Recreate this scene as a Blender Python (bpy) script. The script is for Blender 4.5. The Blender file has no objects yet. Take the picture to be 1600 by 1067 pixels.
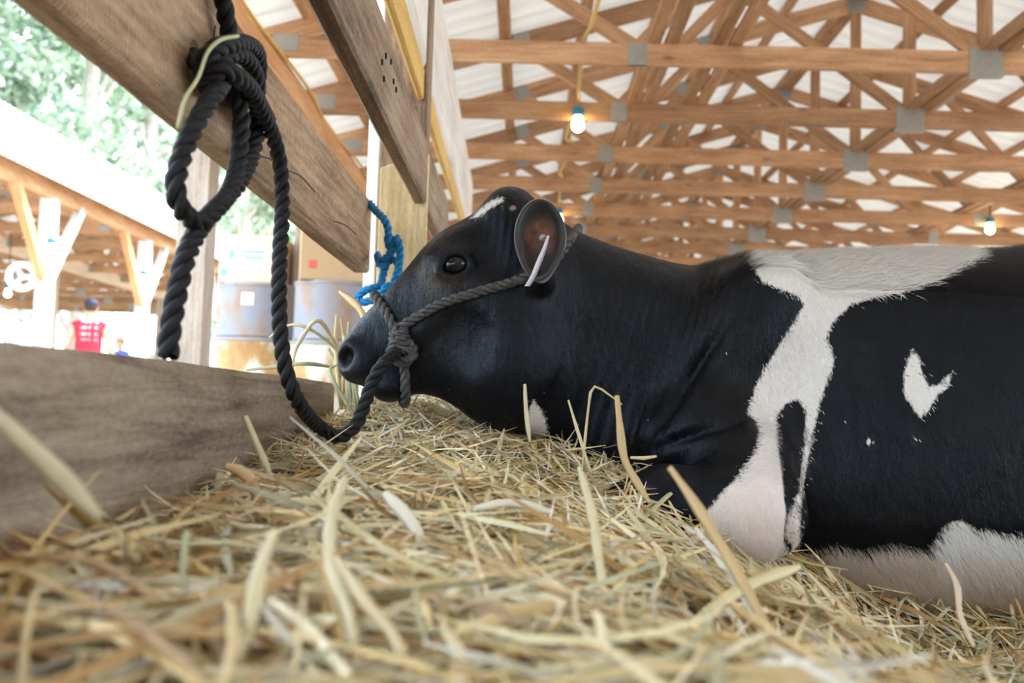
import bpy, bmesh, math, random
import numpy as np
from mathutils import Vector, Matrix
from mathutils.bvhtree import BVHTree

rng = np.random.default_rng(7)
random.seed(7)
S = bpy.context.scene
COL = S.collection
PI = math.pi

# ------------------------------------------------------------------ camera
ZC = 0.45                     # lens height above the barn floor
FPX = 1556.0                  # 35 mm lens on a 36 mm sensor, 1600 px wide
VPX, VPY, ROLL = 820.0, 637.0, 0.028
_f = Vector(((VPX-800)/FPX, -(VPY-533.5)/FPX, -1)).normalized()
_u = Vector((math.sin(ROLL), math.cos(ROLL), 0))
_u = (_u - _f*_u.dot(_f)).normalized()
_r = _f.cross(_u).normalized()
W2C = Matrix((( _r.x, _f.x, _u.x), (_r.y, _f.y, _u.y), (_r.z, _f.z, _u.z)))
C2W = W2C.transposed()
CAMLOC = Vector((0, 0, ZC))
cd = bpy.data.cameras.new('camera'); cam = bpy.data.objects.new('camera', cd); COL.objects.link(cam)
cd.sensor_width = 36; cd.lens = 35.0; cd.clip_start = 0.02; cd.clip_end = 400
cam.matrix_world = Matrix.Translation(CAMLOC) @ C2W.to_4x4()
cd.dof.use_dof = True; cd.dof.focus_distance = 1.80; cd.dof.aperture_fstop = 4.4
S.camera = cam

# ------------------------------------------------------------------ sky, sun, exposure
w = bpy.data.worlds.new('sky'); S.world = w; w.use_nodes = True
wb = w.node_tree.nodes['Background']; wb.inputs[0].default_value = (0.74, 0.87, 1.0, 1); wb.inputs[1].default_value = 2.6
sl = bpy.data.lights.new('sun', 'SUN'); sun = bpy.data.objects.new('sun', sl); COL.objects.link(sun)
sl.energy = 5.0; sl.angle = math.radians(1.5); sl.color = (1.0, 0.95, 0.87)
sun.rotation_euler = (math.radians(-18), math.radians(32), 0)
S.view_settings.view_transform = 'Standard'; S.view_settings.look = 'None'
S.view_settings.gamma = 1.0; S.view_settings.use_curve_mapping = False
S.view_settings.exposure = 1.32

# ------------------------------------------------------------------ helpers
def ray(px, py):
    return C2W @ Vector(((px-800)/FPX, -(py-533.5)/FPX, -1))
def PY(px, py, Y):
    d = ray(px, py); return CAMLOC + d*(Y/d.y)
def PXx(px, py, X):
    d = ray(px, py); return CAMLOC + d*(X/d.x)
_W2Cn = np.array(W2C); _CL = np.array(CAMLOC)
def project(V):
    c = (V-_CL) @ _W2Cn.T
    return np.stack([800 + FPX*c[:, 0]/-c[:, 2], 533.5 - FPX*c[:, 1]/-c[:, 2]], 1)

def tag(o, label=None, cat=None, group=None, kind=None):
    if label: o['label'] = label
    if cat: o['category'] = cat
    if group: o['group'] = group
    if kind: o['kind'] = kind
    return o
def empty(name, label=None, cat=None, loc=(0, 0, 0), group=None, kind=None, rz=0):
    o = bpy.data.objects.new(name, None); COL.objects.link(o); o.location = loc; o.rotation_euler = (0, 0, rz)
    o.empty_display_size = 0.05
    return tag(o, label, cat, group, kind)
def link(name, me, mat=None, parent=None, loc=None, rot=None):
    if mat is not None and len(me.materials) == 0: me.materials.append(mat)
    o = bpy.data.objects.new(name, me); COL.objects.link(o)
    if parent is not None: o.parent = parent
    if loc is not None: o.location = loc
    if rot is not None: o.rotation_euler = rot
    return o
def np_mesh(name, V, F, smooth=True):
    V = np.asarray(V, np.float32); F = np.asarray(F, np.int32)
    me = bpy.data.meshes.new(name)
    me.vertices.add(len(V)); me.vertices.foreach_set('co', V.ravel())
    k = F.shape[1]
    me.loops.add(F.size); me.loops.foreach_set('vertex_index', F.ravel())
    me.polygons.add(len(F)); me.polygons.foreach_set('loop_start', np.arange(len(F), dtype=np.int32)*k)
    if smooth: me.polygons.foreach_set('use_smooth', np.ones(len(F), bool))
    me.update(calc_edges=True)
    return me
def bm_mesh(name, bm, smooth=False):
    me = bpy.data.meshes.new(name); bm.normal_update(); bm.to_mesh(me); bm.free()
    if smooth: me.polygons.foreach_set('use_smooth', np.ones(len(me.polygons), bool))
    return me
def box_mesh(name, sx, sy, sz, bev=0.003, off=(0, 0, 0)):
    bm = bmesh.new(); bmesh.ops.create_cube(bm, size=1)
    for v in bm.verts: v.co = Vector((v.co.x*sx+off[0], v.co.y*sy+off[1], v.co.z*sz+off[2]))
    if bev: bmesh.ops.bevel(bm, geom=bm.edges[:], offset=bev, segments=1, affect='EDGES', profile=0.5)
    return bm_mesh(name, bm)
def beam(name, p0, p1, wid, hei, mat, parent=None, up=(0, 0, 1), bev=0.004, me=None):
    """timber from p0 to p1; local x runs along it, wid is across, hei is towards up"""
    p0, p1 = Vector(p0), Vector(p1); d = p1-p0; L = d.length; x = d.normalized()
    upv = Vector(up)
    if abs(x.dot(upv)) > 0.98: upv = Vector((0, 1, 0))
    y = upv.cross(x).normalized(); z = x.cross(y)
    if me is None: me = box_mesh(name, L, wid, hei, bev)
    o = link(name, me, mat, parent)
    m = Matrix((x, y, z)).transposed().to_4x4(); m.translation = (p0+p1)/2
    o.matrix_local = m
    return o
def copy_tree(o, parent=None):
    c = o.copy(); COL.objects.link(c); c.parent = parent
    for ch in list(o.children): copy_tree(ch, c)
    return c
def catmull(pts, ds=0.004, closed=False):
    P = np.array([tuple(p) for p in pts], float); n = len(P)
    if closed: Q = np.vstack([P[-1], P, P[0], P[1]])
    else: Q = np.vstack([2*P[0]-P[1], P, 2*P[-1]-P[-2]])
    out = []
    for i in range(1, len(Q)-2):
        p0, p1, p2, p3 = Q[i-1], Q[i], Q[i+1], Q[i+2]
        m = max(2, int(np.linalg.norm(p2-p1)/ds))
        t = np.linspace(0, 1, m, endpoint=False)[:, None]
        out.append(0.5*(2*p1+(p2-p0)*t+(2*p0-5*p1+4*p2-p3)*t**2+(3*p1-p0-3*p2+p3)*t**3))
    if not closed: out.append(Q[-2:-1])
    return np.vstack(out)
def resample(C, ds):
    L = np.r_[0, np.cumsum(np.linalg.norm(np.diff(C, axis=0), axis=1))]
    n = max(3, int(L[-1]/ds)); s = np.linspace(0, L[-1], n)
    return np.stack([np.interp(s, L, C[:, k]) for k in range(C.shape[1])], 1), s
def frames(C):
    T = np.gradient(C, axis=0); T /= np.linalg.norm(T, axis=1)[:, None]+1e-9
    n = np.cross(T[0], [0.3, 1, 0.2]); n /= np.linalg.norm(n); Ns = [n]
    for i in range(1, len(C)):
        n = n - T[i]*n.dot(T[i]); n = n/(np.linalg.norm(n)+1e-9); Ns.append(n)
    Ns = np.array(Ns); return T, Ns, np.cross(T, Ns)
def tube_np(C, r, sides=8, cap=True):
    C = np.asarray(C, float); T, N, B = frames(C); r = np.broadcast_to(np.asarray(r, float), (len(C),))
    a = np.linspace(0, 2*PI, sides, endpoint=False)
    V = (C[:, None] + r[:, None, None]*(np.cos(a)[None, :, None]*N[:, None]+np.sin(a)[None, :, None]*B[:, None])).reshape(-1, 3)
    i = np.arange(len(C)-1)[:, None]; j = np.arange(sides)[None]
    q = np.stack([i*sides+j, i*sides+(j+1) % sides, (i+1)*sides+(j+1) % sides, (i+1)*sides+j], -1).reshape(-1, 4)
    if cap:
        n = len(V); V = np.vstack([V, C[:1]-T[:1]*r[0]*0.3, C[-1:]+T[-1:]*r[-1]*0.3])
        jj = np.arange(sides); e = (len(C)-1)*sides
        q = np.vstack([q, np.stack([jj*0+n, (jj+1) % sides, jj, jj*0+n], 1), np.stack([jj*0+n+1, e+jj, e+(jj+1) % sides, jj*0+n+1], 1)])
    return V, q
def clean_mesh(me):
    me.validate(); return me
def rope_mesh(name, pts, r, lay=None, ds=None, sides=8, taper=False):
    """three-strand laid rope along a smooth path"""
    C = catmull(pts, r*0.5); C, s = resample(C, ds or r*0.30); T, N, B = frames(C)
    lay = lay or r*5.3
    Vs, Fs, n0 = [], [], 0
    for k in range(3):
        ph = 2*PI*k/3 + 2*PI*s/lay
        O = C + r*0.53*(np.cos(ph)[:, None]*N + np.sin(ph)[:, None]*B)
        V, F = tube_np(O, r*0.51, sides); Vs.append(V); Fs.append(F+n0); n0 += len(V)
    return clean_mesh(np_mesh(name, np.vstack(Vs), np.vstack(Fs)))
def tube(name, pts, r, mat, parent=None, sides=8, ds=None, smooth=True):
    C = catmull(pts, ds or r*2) if smooth else np.array([tuple(p) for p in pts], float)
    V, F = tube_np(C, r, sides); return link(name, clean_mesh(np_mesh(name, V, F)), mat, parent)
def lathe(name, prof, mat, parent=None, seg=32, loc=None, smooth=True):
    a = np.linspace(0, 2*PI, seg, endpoint=False); pr = np.array(prof, float)
    V = np.stack([pr[:, 0:1]*np.cos(a), pr[:, 0:1]*np.sin(a), np.repeat(pr[:, 1:2], seg, 1)], -1).reshape(-1, 3)
    i = np.arange(len(pr)-1)[:, None]; j = np.arange(seg)[None]
    F = np.stack([i*seg+j, i*seg+(j+1) % seg, (i+1)*seg+(j+1) % seg, (i+1)*seg+j], -1).reshape(-1, 4)
    return link(name, np_mesh(name, V, F, smooth), mat, parent, loc)

# ------------------------------------------------------------------ materials
def newmat(name):
    m = bpy.data.materials.new(name); m.use_nodes = True
    nt = m.node_tree; b = nt.nodes['Principled BSDF']; return m, nt, b
def nd(nt, t, ins=None, **kw):
    n = nt.nodes.new(t)
    for k, v in kw.items(): setattr(n, k, v)
    for k, v in (ins or {}).items():
        if isinstance(v, bpy.types.NodeSocket): nt.links.new(v, n.inputs[k])
        else: n.inputs[k].default_value = v
    return n
def ramp(nt, fac, stops):
    n = nt.nodes.new('ShaderNodeValToRGB'); nt.links.new(fac, n.inputs[0]); e = n.color_ramp.elements
    while len(e) < len(stops): e.new(0.5)
    for k, (p, c) in enumerate(stops): e[k].position = p; e[k].color = (*c, 1) if len(c) == 3 else c
    return n
def mixc(nt, fac, a, b, mode='MIX'):
    n = nt.nodes.new('ShaderNodeMix'); n.data_type = 'RGBA'; n.blend_type = mode
    for s, v in ((0, fac), (6, a), (7, b)):
        if isinstance(v, bpy.types.NodeSocket): nt.links.new(v, n.inputs[s])
        else: n.inputs[s].default_value = (*v, 1) if isinstance(v, tuple) and len(v) == 3 else v
    return n.outputs[2]
def math_(nt, op, a, b=0.0, c=0.0, clamp=False):
    n = nt.nodes.new('ShaderNodeMath'); n.operation = op; n.use_clamp = clamp
    for i, v in enumerate((a, b, c)):
        if isinstance(v, bpy.types.NodeSocket): nt.links.new(v, n.inputs[i])
        else: n.inputs[i].default_value = v
    return n.outputs[0]
def bump(nt, b, h, strength=0.3, dist=0.01):
    n = nd(nt, 'ShaderNodeBump', {'Height': h, 'Strength': strength, 'Distance': dist}); nt.links.new(n.outputs[0], b.inputs['Normal'])
def objco(nt, scale=(1, 1, 1), rnd=True):
    tc = nd(nt, 'ShaderNodeTexCoord'); mp = nd(nt, 'ShaderNodeMapping', {'Vector': tc.outputs['Object'], 'Scale': scale})
    if rnd:
        oi = nd(nt, 'ShaderNodeObjectInfo'); v = nd(nt, 'ShaderNodeVectorMath', {0: mp.outputs[0]}, operation='ADD')
        m = math_(nt, 'MULTIPLY', oi.outputs['Random'], 37.0); c = nd(nt, 'ShaderNodeCombineXYZ', {'X': m, 'Y': m, 'Z': m})
        nt.links.new(c.outputs[0], v.inputs[1]); return v.outputs[0]
    return mp.outputs[0]
def wood(name, dark, mid, light, rough=0.75, gs=1.0, bs=0.25, saw=0.0, var=0.25, knots=0.0):
    m, nt, b = newmat(name)
    v = objco(nt, (3.2*gs, 60*gs, 60*gs)); nf = nd(nt, 'ShaderNodeTexNoise', {'Vector': objco(nt, (16, 45, 45)), 'Scale': 3.0, 'Detail': 5.0, 'Roughness': 0.7}); n1 = nd(nt, 'ShaderNodeTexNoise', {'Vector': v, 'Scale': 1.0, 'Detail': 6.0, 'Roughness': 0.6, 'Distortion': 0.6})
    v2 = objco(nt, (2.2*gs, 5*gs, 5*gs)); n2 = nd(nt, 'ShaderNodeTexNoise', {'Vector': v2, 'Scale': 1.0, 'Detail': 3.0})
    v4 = objco(nt, (0.9*gs, 9*gs, 9*gs)); n4 = nd(nt, 'ShaderNodeTexNoise', {'Vector': v4, 'Scale': 1.0, 'Detail': 5.0, 'Roughness': 0.6, 'Distortion': 1.2})
    fac = math_(nt, 'ADD', math_(nt, 'ADD', math_(nt, 'ADD', math_(nt, 'MULTIPLY', n1.outputs[0], 0.32), math_(nt, 'MULTIPLY', nf.outputs[0], 0.22)), math_(nt, 'MULTIPLY', n2.outputs[0], 0.20)), math_(nt, 'MULTIPLY', n4.outputs[0], 0.26))
    h = math_(nt, 'ADD', n1.outputs[0], nf.outputs[0])
    if saw:
        v3 = objco(nt, (1, 0.05, 0.35)); wv = nd(nt, 'ShaderNodeTexWave', {'Vector': v3, 'Scale': 42.0, 'Distortion': 3.0, 'Detail': 2.0, 'Detail Scale': 1.5})
        fac = math_(nt, 'ADD', fac, math_(nt, 'MULTIPLY', math_(nt, 'SUBTRACT', wv.outputs['Fac'], 0.5), 0.10*saw))
        h = math_(nt, 'ADD', h, math_(nt, 'MULTIPLY', wv.outputs['Fac'], 0.35*saw))
    c = ramp(nt, fac, [(0.40, dark), (0.5, mid), (0.61, light)]).outputs[0]
    if knots:
        vk = objco(nt, (2.2, 5, 5)); vo = nd(nt, 'ShaderNodeTexVoronoi', {'Vector': vk, 'Scale': 1.3})
        k = ramp(nt, vo.outputs['Distance'], [(0.05, (1, 1, 1)), (0.14, (0, 0, 0))]).outputs[0]
        c = mixc(nt, math_(nt, 'MULTIPLY', k, knots), c, tuple(x*0.35 for x in dark))
    oi = nd(nt, 'ShaderNodeObjectInfo'); br = math_(nt, 'ADD', math_(nt, 'MULTIPLY', oi.outputs['Random'], var), 1-var/2)
    hs = nd(nt, 'ShaderNodeHueSaturation', {'Value': br, 'Color': c}); nt.links.new(hs.outputs[0], b.inputs['Base Color'])
    b.inputs['Roughness'].default_value = rough; b.inputs['Specular IOR Level'].default_value = 0.3
    bump(nt, b, h, bs, 0.004); return m
def plain(name, col, rough=0.6, metal=0.0, nscale=8.0, amt=0.15, bs=0.0, emit=None, es=0.0, spec=0.4):
    m, nt, b = newmat(name); v = objco(nt)
    n = nd(nt, 'ShaderNodeTexNoise', {'Vector': v, 'Scale': nscale, 'Detail': 4.0})
    c = mixc(nt, n.outputs[0], tuple(x*(1-amt) for x in col), tuple(min(1, x*(1+amt)) for x in col))
    nt.links.new(c, b.inputs['Base Color']); b.inputs['Roughness'].default_value = rough; b.inputs['Metallic'].default_value = metal
    b.inputs['Specular IOR Level'].default_value = spec
    if bs: bump(nt, b, n.outputs[0], bs, 0.01)
    if emit: b.inputs['Emission Color'].default_value = (*emit, 1); b.inputs['Emission Strength'].default_value = es
    return m
def ropemat(name, col, hi):
    m, nt, b = newmat(name); v = objco(nt, (1, 1, 1), False)
    n = nd(nt, 'ShaderNodeTexNoise', {'Vector': v, 'Scale': 160.0, 'Detail': 4.0}); wv = nd(nt, 'ShaderNodeTexNoise', {'Vector': v, 'Scale': 900.0, 'Detail': 2.0})
    c = ramp(nt, n.outputs[0], [(0.3, col), (0.75, hi)]).outputs[0]; nt.links.new(c, b.inputs['Base Color'])
    b.inputs['Roughness'].default_value = 0.55; b.inputs['Specular IOR Level'].default_value = 0.25
    bump(nt, b, math_(nt, 'ADD', n.outputs[0], wv.outputs[0]), 0.6, 0.002); return m
def attr_mat(name, rough=0.6, trans=0.0, spec=0.3, noise=True):
    """colour from the mesh's own per-blade colour attribute"""
    m, nt, b = newmat(name); a = nd(nt, 'ShaderNodeAttribute', attribute_name='tint'); c = a.outputs['Color']
    if noise:
        v = objco(nt, (1, 1, 1), False); n = nd(nt, 'ShaderNodeTexNoise', {'Vector': v, 'Scale': 60.0, 'Detail': 2.0})
        c = mixc(nt, 0.25, c, mixc(nt, n.outputs[0], (0.45, 0.40, 0.32), (1, 1, 1)), 'MULTIPLY')
    nt.links.new(c, b.inputs['Base Color']); b.inputs['Roughness'].default_value = rough; b.inputs['Specular IOR Level'].default_value = spec
    if trans:
        out = nt.nodes['Material Output']; t = nd(nt, 'ShaderNodeBsdfTranslucent', {'Color': c}); mx = nd(nt, 'ShaderNodeMixShader', {'Fac': trans, 1: b.outputs[0], 2: t.outputs[0]})
        nt.links.new(mx.outputs[0], out.inputs[0])
    return m

M = {}
M['truss'] = wood('truss_pine', (0.28, 0.15, 0.08), (0.46, 0.26, 0.145), (0.62, 0.39, 0.235), 0.7, 1.0, 0.15, knots=0.5, var=0.35)
M['oak'] = wood('rough_oak', (0.13, 0.075, 0.042), (0.33, 0.21, 0.125), (0.52, 0.37, 0.245), 0.85, 1.0, 0.6, saw=1.0, var=0.1)
M['oak_old'] = wood('weathered_plank', (0.12, 0.088, 0.063), (0.275, 0.21, 0.15), (0.42, 0.335, 0.25), 0.9, 0.8, 0.5, var=0.1)
M['rail'] = wood('rail_oak', (0.13, 0.08, 0.05), (0.29, 0.195, 0.125), (0.42, 0.31, 0.21), 0.85, 1.0, 0.5, var=0.1)
M['treated'] = wood('treated_pine', (0.38, 0.27, 0.13), (0.55, 0.42, 0.22), (0.70, 0.56, 0.33), 0.7, 1.1, 0.25, var=0.05)
M['grey_post'] = wood('grey_post', (0.30, 0.24, 0.19), (0.48, 0.40, 0.33), (0.62, 0.55, 0.48), 0.8, 1.0, 0.3)
M['white_wood'] = wood('whitewash', (0.52, 0.46, 0.42), (0.72, 0.67, 0.62), (0.84, 0.80, 0.76), 0.9, 0.5, 0.8, var=0.05)
M['yellow_wood'] = wood('yellow_lumber', (0.48, 0.28, 0.06), (0.62, 0.38, 0.10), (0.72, 0.48, 0.16), 0.7, 1.0, 0.2, var=0.05)
M['orange_wood'] = wood('fresh_lumber', (0.45, 0.21, 0.09), (0.60, 0.32, 0.15), (0.72, 0.45, 0.25), 0.7, 1.0, 0.2, var=0.15)
M['pale_wood'] = wood('pale_lumber', (0.52, 0.40, 0.29), (0.66, 0.53, 0.40), (0.76, 0.65, 0.52), 0.7, 1.0, 0.2, var=0.1)
M['plate'] = plain('galvanised', (0.36, 0.36, 0.34), 0.55, 0.5, 30, 0.15)
M['white_metal'] = plain('white_sheet', (0.82, 0.82, 0.82), 0.5, 0, 3, 0.04)
M['black_rope'] = ropemat('black_poly_rope', (0.004, 0.004, 0.005), (0.014, 0.014, 0.017))
M['grey_rope'] = ropemat('faded_rope', (0.030, 0.030, 0.033), (0.105, 0.102, 0.10))
M['blue_rope'] = ropemat('blue_poly_rope', (0.004, 0.10, 0.27), (0.014, 0.27, 0.55))
M['straw'] = attr_mat('straw_blades', 0.42, 0.18, 0.5)
M['leaf'] = attr_mat('tree_leaves', 0.6, 0.4, 0.2, False)
M['bark'] = plain('bark', (0.42, 0.38, 0.33), 0.9, 0, 6, 0.3, 0.4)
M['teal'] = plain('socket_teal', (0.02, 0.22, 0.32), 0.4, 0, 5, 0.1)
M['bulb'] = plain('lit_bulb', (1, 0.9, 0.7), 0.3, 0, 5, 0.0, 0, (1.0, 0.74, 0.36), 14.0)
M['cable'] = plain('tan_cable', (0.62, 0.42, 0.16), 0.6, 0, 20, 0.1)
M['dark'] = plain('dark_rubber', (0.02, 0.02, 0.022), 0.6)
def roofmat():
    m, nt, b = newmat('roof_sheet'); v = objco(nt, (0.5, 6, 1))
    n = nd(nt, 'ShaderNodeTexNoise', {'Vector': v, 'Scale': 2.0, 'Detail': 3.0})
    c = mixc(nt, n.outputs[0], (0.74, 0.74, 0.73), (0.86, 0.86, 0.85)); nt.links.new(c, b.inputs['Base Color']); b.inputs['Roughness'].default_value = 0.45
    t = nd(nt, 'ShaderNodeBsdfTranslucent', {'Color': (0.9, 0.88, 0.85, 1)})
    mx = nd(nt, 'ShaderNodeMixShader', {'Fac': 0.22, 1: b.outputs[0], 2: t.outputs[0]}); nt.links.new(mx.outputs[0], nt.nodes['Material Output'].inputs[0]); return m
M['roof'] = roofmat()
def groundmat(name, c1, c2, sc):
    m, nt, b = newmat(name); v = objco(nt, (1, 1, 1), False); n = nd(nt, 'ShaderNodeTexNoise', {'Vector': v, 'Scale': sc, 'Detail': 8.0})
    nt.links.new(ramp(nt, n.outputs[0], [(0.35, c1), (0.65, c2)]).outputs[0], b.inputs['Base Color']); b.inputs['Roughness'].default_value = 0.95
    bump(nt, b, n.outputs[0], 0.5, 0.02); return m
M['gravel'] = groundmat('gravel', (0.38, 0.34, 0.28), (0.55, 0.50, 0.42), 6.0)
M['dirt'] = groundmat('barn_dirt', (0.20, 0.15, 0.10), (0.34, 0.27, 0.19), 5.0)

# ================================================================== ground and barn shell
HC = ZC + 2.22                # centre height of the bottom chords
XE = -1.66                    # left eave line
XC = 2.80                     # middle of the span
HS = XC - XE; PITCH = 0.30
def plane(name, x0, x1, y0, y1, z, mat, kind='structure', parent=None):
    n = 24; xs = np.linspace(x0, x1, n); ys = np.linspace(y0, y1, n)
    V = np.stack([*np.meshgrid(xs, ys, indexing='ij'), np.full((n, n), z)], -1).reshape(-1, 3)
    i = np.arange(n-1)[:, None]; j = np.arange(n-1)[None]
    F = np.stack([i*n+j, (i+1)*n+j, (i+1)*n+j+1, i*n+j+1], -1).reshape(-1, 4)
    o = link(name, np_mesh(name, V, F), mat, parent); tag(o, kind=kind); return o
plane('ground', -120, 90, -60, 160, -0.01, M['gravel'])
plane('floor', -2.0, 7.6, -10.0, 29, 0.0, M['dirt'])

# unseen board wall added behind the camera to block frontal sky light
wb_ = empty('wall_light_block', kind='structure')
for k in range(46):
    x0 = XE+0.2*k; beam('board', (x0, -9.0, 0), (x0, -9.0, HC+0.1+max(0, HS-abs(x0-XC))*PITCH-0.03), 0.19, 0.025, M['truss'], wb_, up=(0, 1, 0))

# corrugated roof: sheets with raised ribs, purlins under them
def sheet_mesh(L, wd=0.915, pitch=0.2288):
    ys = [0]; zs = [0]
    n = int(round(wd/pitch))
    for k in range(n):
        b = k*pitch
        for dy, z in ((0.09, 0), (0.105, 0.022), (0.125, 0.022), (0.14, 0), (0.2288, 0)): ys.append(b+dy); zs.append(z)
    ys = np.array(ys)-wd/2; zs = np.array(zs)
    V = []
    for t in (0.0, 0.006):
        for x in np.linspace(0, L, 6):
            V.append(np.stack([np.full_like(ys, x), ys, zs+t], 1))
    V = np.vstack(V); m = len(ys); F = []
    i = np.arange(5)[:, None]; j = np.arange(m-1)[None]
    q = np.stack([i*m+j, i*m+j+1, (i+1)*m+j+1, (i+1)*m+j], -1).reshape(-1, 4)
    F = np.vstack([q, q[:, ::-1]+6*m])
    return np_mesh('roof_sheet', V, F, False)
def make_roof(name, xc, hs, zeave, y0, y1, over=0.45):
    root = empty(name, kind='structure')
    ang = math.atan(PITCH); L = (hs+over)/math.cos(ang); me = sheet_mesh(L); me.materials.append(M['roof'])
    n = int((y1-y0)/0.915)+1
    for sgn in (-1, 1):
        for k in range(n):
            o = link('roof_panel', me, None, root)
            X = Vector((sgn*math.cos(ang), 0, -math.sin(ang))); Z = Vector((sgn*math.sin(ang), 0, math.cos(ang))); Y = Z.cross(X)
            m = Matrix((X, Y, Z)).transposed().to_4x4(); m.translation = Vector((xc, y0+(k+0.5)*0.915, zeave+hs*PITCH+0.045)); o.matrix_local = m
    me2 = box_mesh('purlin', y1-y0, 0.088, 0.038, 0.003); me2.materials.append(M['truss'])
    for sgn in (-1, 1):
        for k in range(9):
            s = 0.05 + k*(hs+over-0.15)/8
            x = xc+sgn*s; z = zeave+(hs-s)*PITCH+0.018
            o = link('purlin', me2, None, root)
            X = Vector((0, 1, 0)); Z = Vector((sgn*math.sin(ang), 0, math.cos(ang))); Y = Z.cross(X)
            m = Matrix((X, Y, Z)).transposed().to_4x4(); m.translation = Vector((x, (y0+y1)/2, z)); o.matrix_local = m
    return root
def make_truss(hs):
    """30-foot timber truss in its own xz-plane, bottom chord centred on z=0"""
    t = empty('roof_truss'); m = M['truss']; zt = 0.10
    top = lambda x: zt+(hs-abs(x))*PITCH
    beam('bottom_chord', (-hs-0.02, 0, 0), (hs+0.02, 0, 0), 0.038, 0.14, m, t)
    for s in (-1, 1): beam('top_chord', (s*(hs+0.42), 0, zt-0.42*PITCH-0.05), (s*0.01, 0, top(0)-0.05), 0.038, 0.14, m, t)
    nodes = []
    for s in (-1, 1):
        a, b, c = (s*2.9, top(2.9)-0.08), (s*2.16, 0.04), (s*1.3, top(1.3)-0.08)
        for p, q in ((a, b), (b, c), (c, (s*0.04, 0.05))): beam('web', (p[0], 0, p[1]), (q[0], 0, q[1]), 0.038, 0.089, m, t)
        nodes += [(s*2.16, 0.0, 0.12, 0.14, 0), (s*2.9, a[1]+0.03, 0.13, 0.12, s*-PITCH), (s*1.3, c[1]+0.03, 0.15, 0.14, s*-PITCH), (s*(hs-0.10), 0.02, 0.16, 0.11, 0)]
    beam('web', (0, 0, 0.06), (0, 0, top(0)-0.06), 0.038, 0.089, m, t, up=(1, 0, 0))
    nodes += [(0, 0.0, 0.21, 0.19, 0), (0, top(0)-0.06, 0.16, 0.15, 0)]
    for x, z, wd, h, r in nodes:
        o = link('gusset_plate', box_mesh('gusset_plate', wd, 0.046, h, 0.001), M['plate'], t, (x, 0, z)); o.rotation_euler = (0, -r*-1 if False else -math.atan(r), 0)
    return t
make_roof('ceiling', XC, HS, HC+0.10, -9.0, 28)  # carried on unseen behind the camera to cut the frontal light
tr = make_truss(HS)
ORD = ['closest to the camera', 'second', 'third', 'fourth', 'fifth', 'sixth', 'seventh', 'eighth', 'ninth', 'tenth', 'eleventh', 'twelfth', 'thirteenth', 'fourteenth', 'fifteenth', 'sixteenth']
D0, SP = 6.1, 1.22
for k in range(16):
    o = tr if k == 0 else copy_tree(tr)
    o.location = (XC, D0+k*SP, HC)
    lab = 'brown timber roof truss with grey plates, crossing highest in view' if k == 0 else 'brown timber roof truss with grey plates, %s of the row counted from the camera' % ORD[k]
    tag(o, lab, 'roof truss', 'roof trusses of the cattle barn')
# long braces that tie the trusses together, girders and their posts
bi = 0
for x, z, lab in ((0.80, 0.09, 'left one of the timber braces running lengthwise on the trusses, near the hanging bulb'), (1.20, 0.09, 'timber brace running lengthwise on the trusses, right of its twin'),
                  (XC+0.06, 0.09, 'timber brace running lengthwise along the truss centre plates'), (XC+2.0, 0.09, 'rightmost timber brace running lengthwise on the trusses')):
    r = empty('long_brace', lab, 'brace', group='lengthwise braces on the trusses')
    for dx in (-0.055, 0.055): beam('board', (x+dx, 4.0, HC+z), (x+dx, 25.0, HC+z), 0.082, 0.038, M['truss'], r)
for s, x, lab in ((-1, XE+0.04, 'long orange-brown eave girder under the left truss ends'), (1, XC+HS-0.03, 'long eave girder under the right truss ends, far side of barn')):
    tag(beam('eave_girder', (x, -8.5, HC-0.20), (x, 27, HC-0.20), 0.09, 0.26, M['orange_wood']), lab, 'beam', 'eave girders of the cattle barn')
pl = ['square barn post behind the hanging rope tail', 'square barn post behind the rusty drums', 'third barn post along the left eave', 'fourth barn post along the left eave', 'fifth barn post along the left eave', 'sixth barn post along the left eave', 'seventh barn post along the left eave', 'eighth barn post along the left eave', 'ninth barn post along the left eave']
for k in range(9):
    tag(beam('barn_post', (XE, 4.9+2.44*k, 0), (XE, 4.9+2.44*k, HC-0.33), 0.15, 0.15, M['grey_post'], up=(0, 1, 0)), pl[k], 'post', 'posts along the left eave')
yl = [(XE+0.10+0.02*math.sin(k*1.7), 0.5+k*0.7, HC-0.09+0.018*math.sin(k*2.3)) for k in range(28)]
tag(tube('cable', yl, 0.011, M['yellow_wood'], ds=0.06), 'yellow cable stapled along the left eave girder', 'cable')

# bulbs on a tan cable
def bulb(px, py, X, label, cord=0.0):
    p = PXx(px, py, X) if X < 0 else PY(px, py, X); b = empty('light_bulb', label, 'light bulb', p, 'bare bulbs hung from the trusses')
    lathe('socket', [(0.0, 0.115), (0.036, 0.115), (0.045, 0.105), (0.045, 0.062), (0.038, 0.05), (0, 0.05)], M['teal'], b, 16)
    lathe('glass', [(0.026, 0.055), (0.03, 0.03), (0.043, 0.0), (0.046, -0.02), (0.04, -0.046), (0.022, -0.062), (0.0, -0.067)], M['bulb'], b, 16)
    if cord: beam('cord', (0, 0, 0.11), (0, 0, 0.11+cord), 0.01, 0.01, M['dark'], b, bev=0)
    return p
b1 = bulb(903, 192, 7.24, 'lit bulb in teal socket right above the cow head')
b2 = bulb(873, 342, 10.9, 'lit bulb half hidden behind the cow ear')
b3 = bulb(1547, 356, 10.9, 'lit bulb above the cow back at far right', 0.2)
cp = [(b1.x+0.02, 1.2, HC+0.16)]
for k in range(14): cp.append((b1.x+0.03*math.sin(k*2.1), 3.66+1.22*k, HC+0.075)); cp.append((b1.x-0.04+0.03*math.sin(k*1.3), 4.27+1.22*k, HC-0.03))
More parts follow.
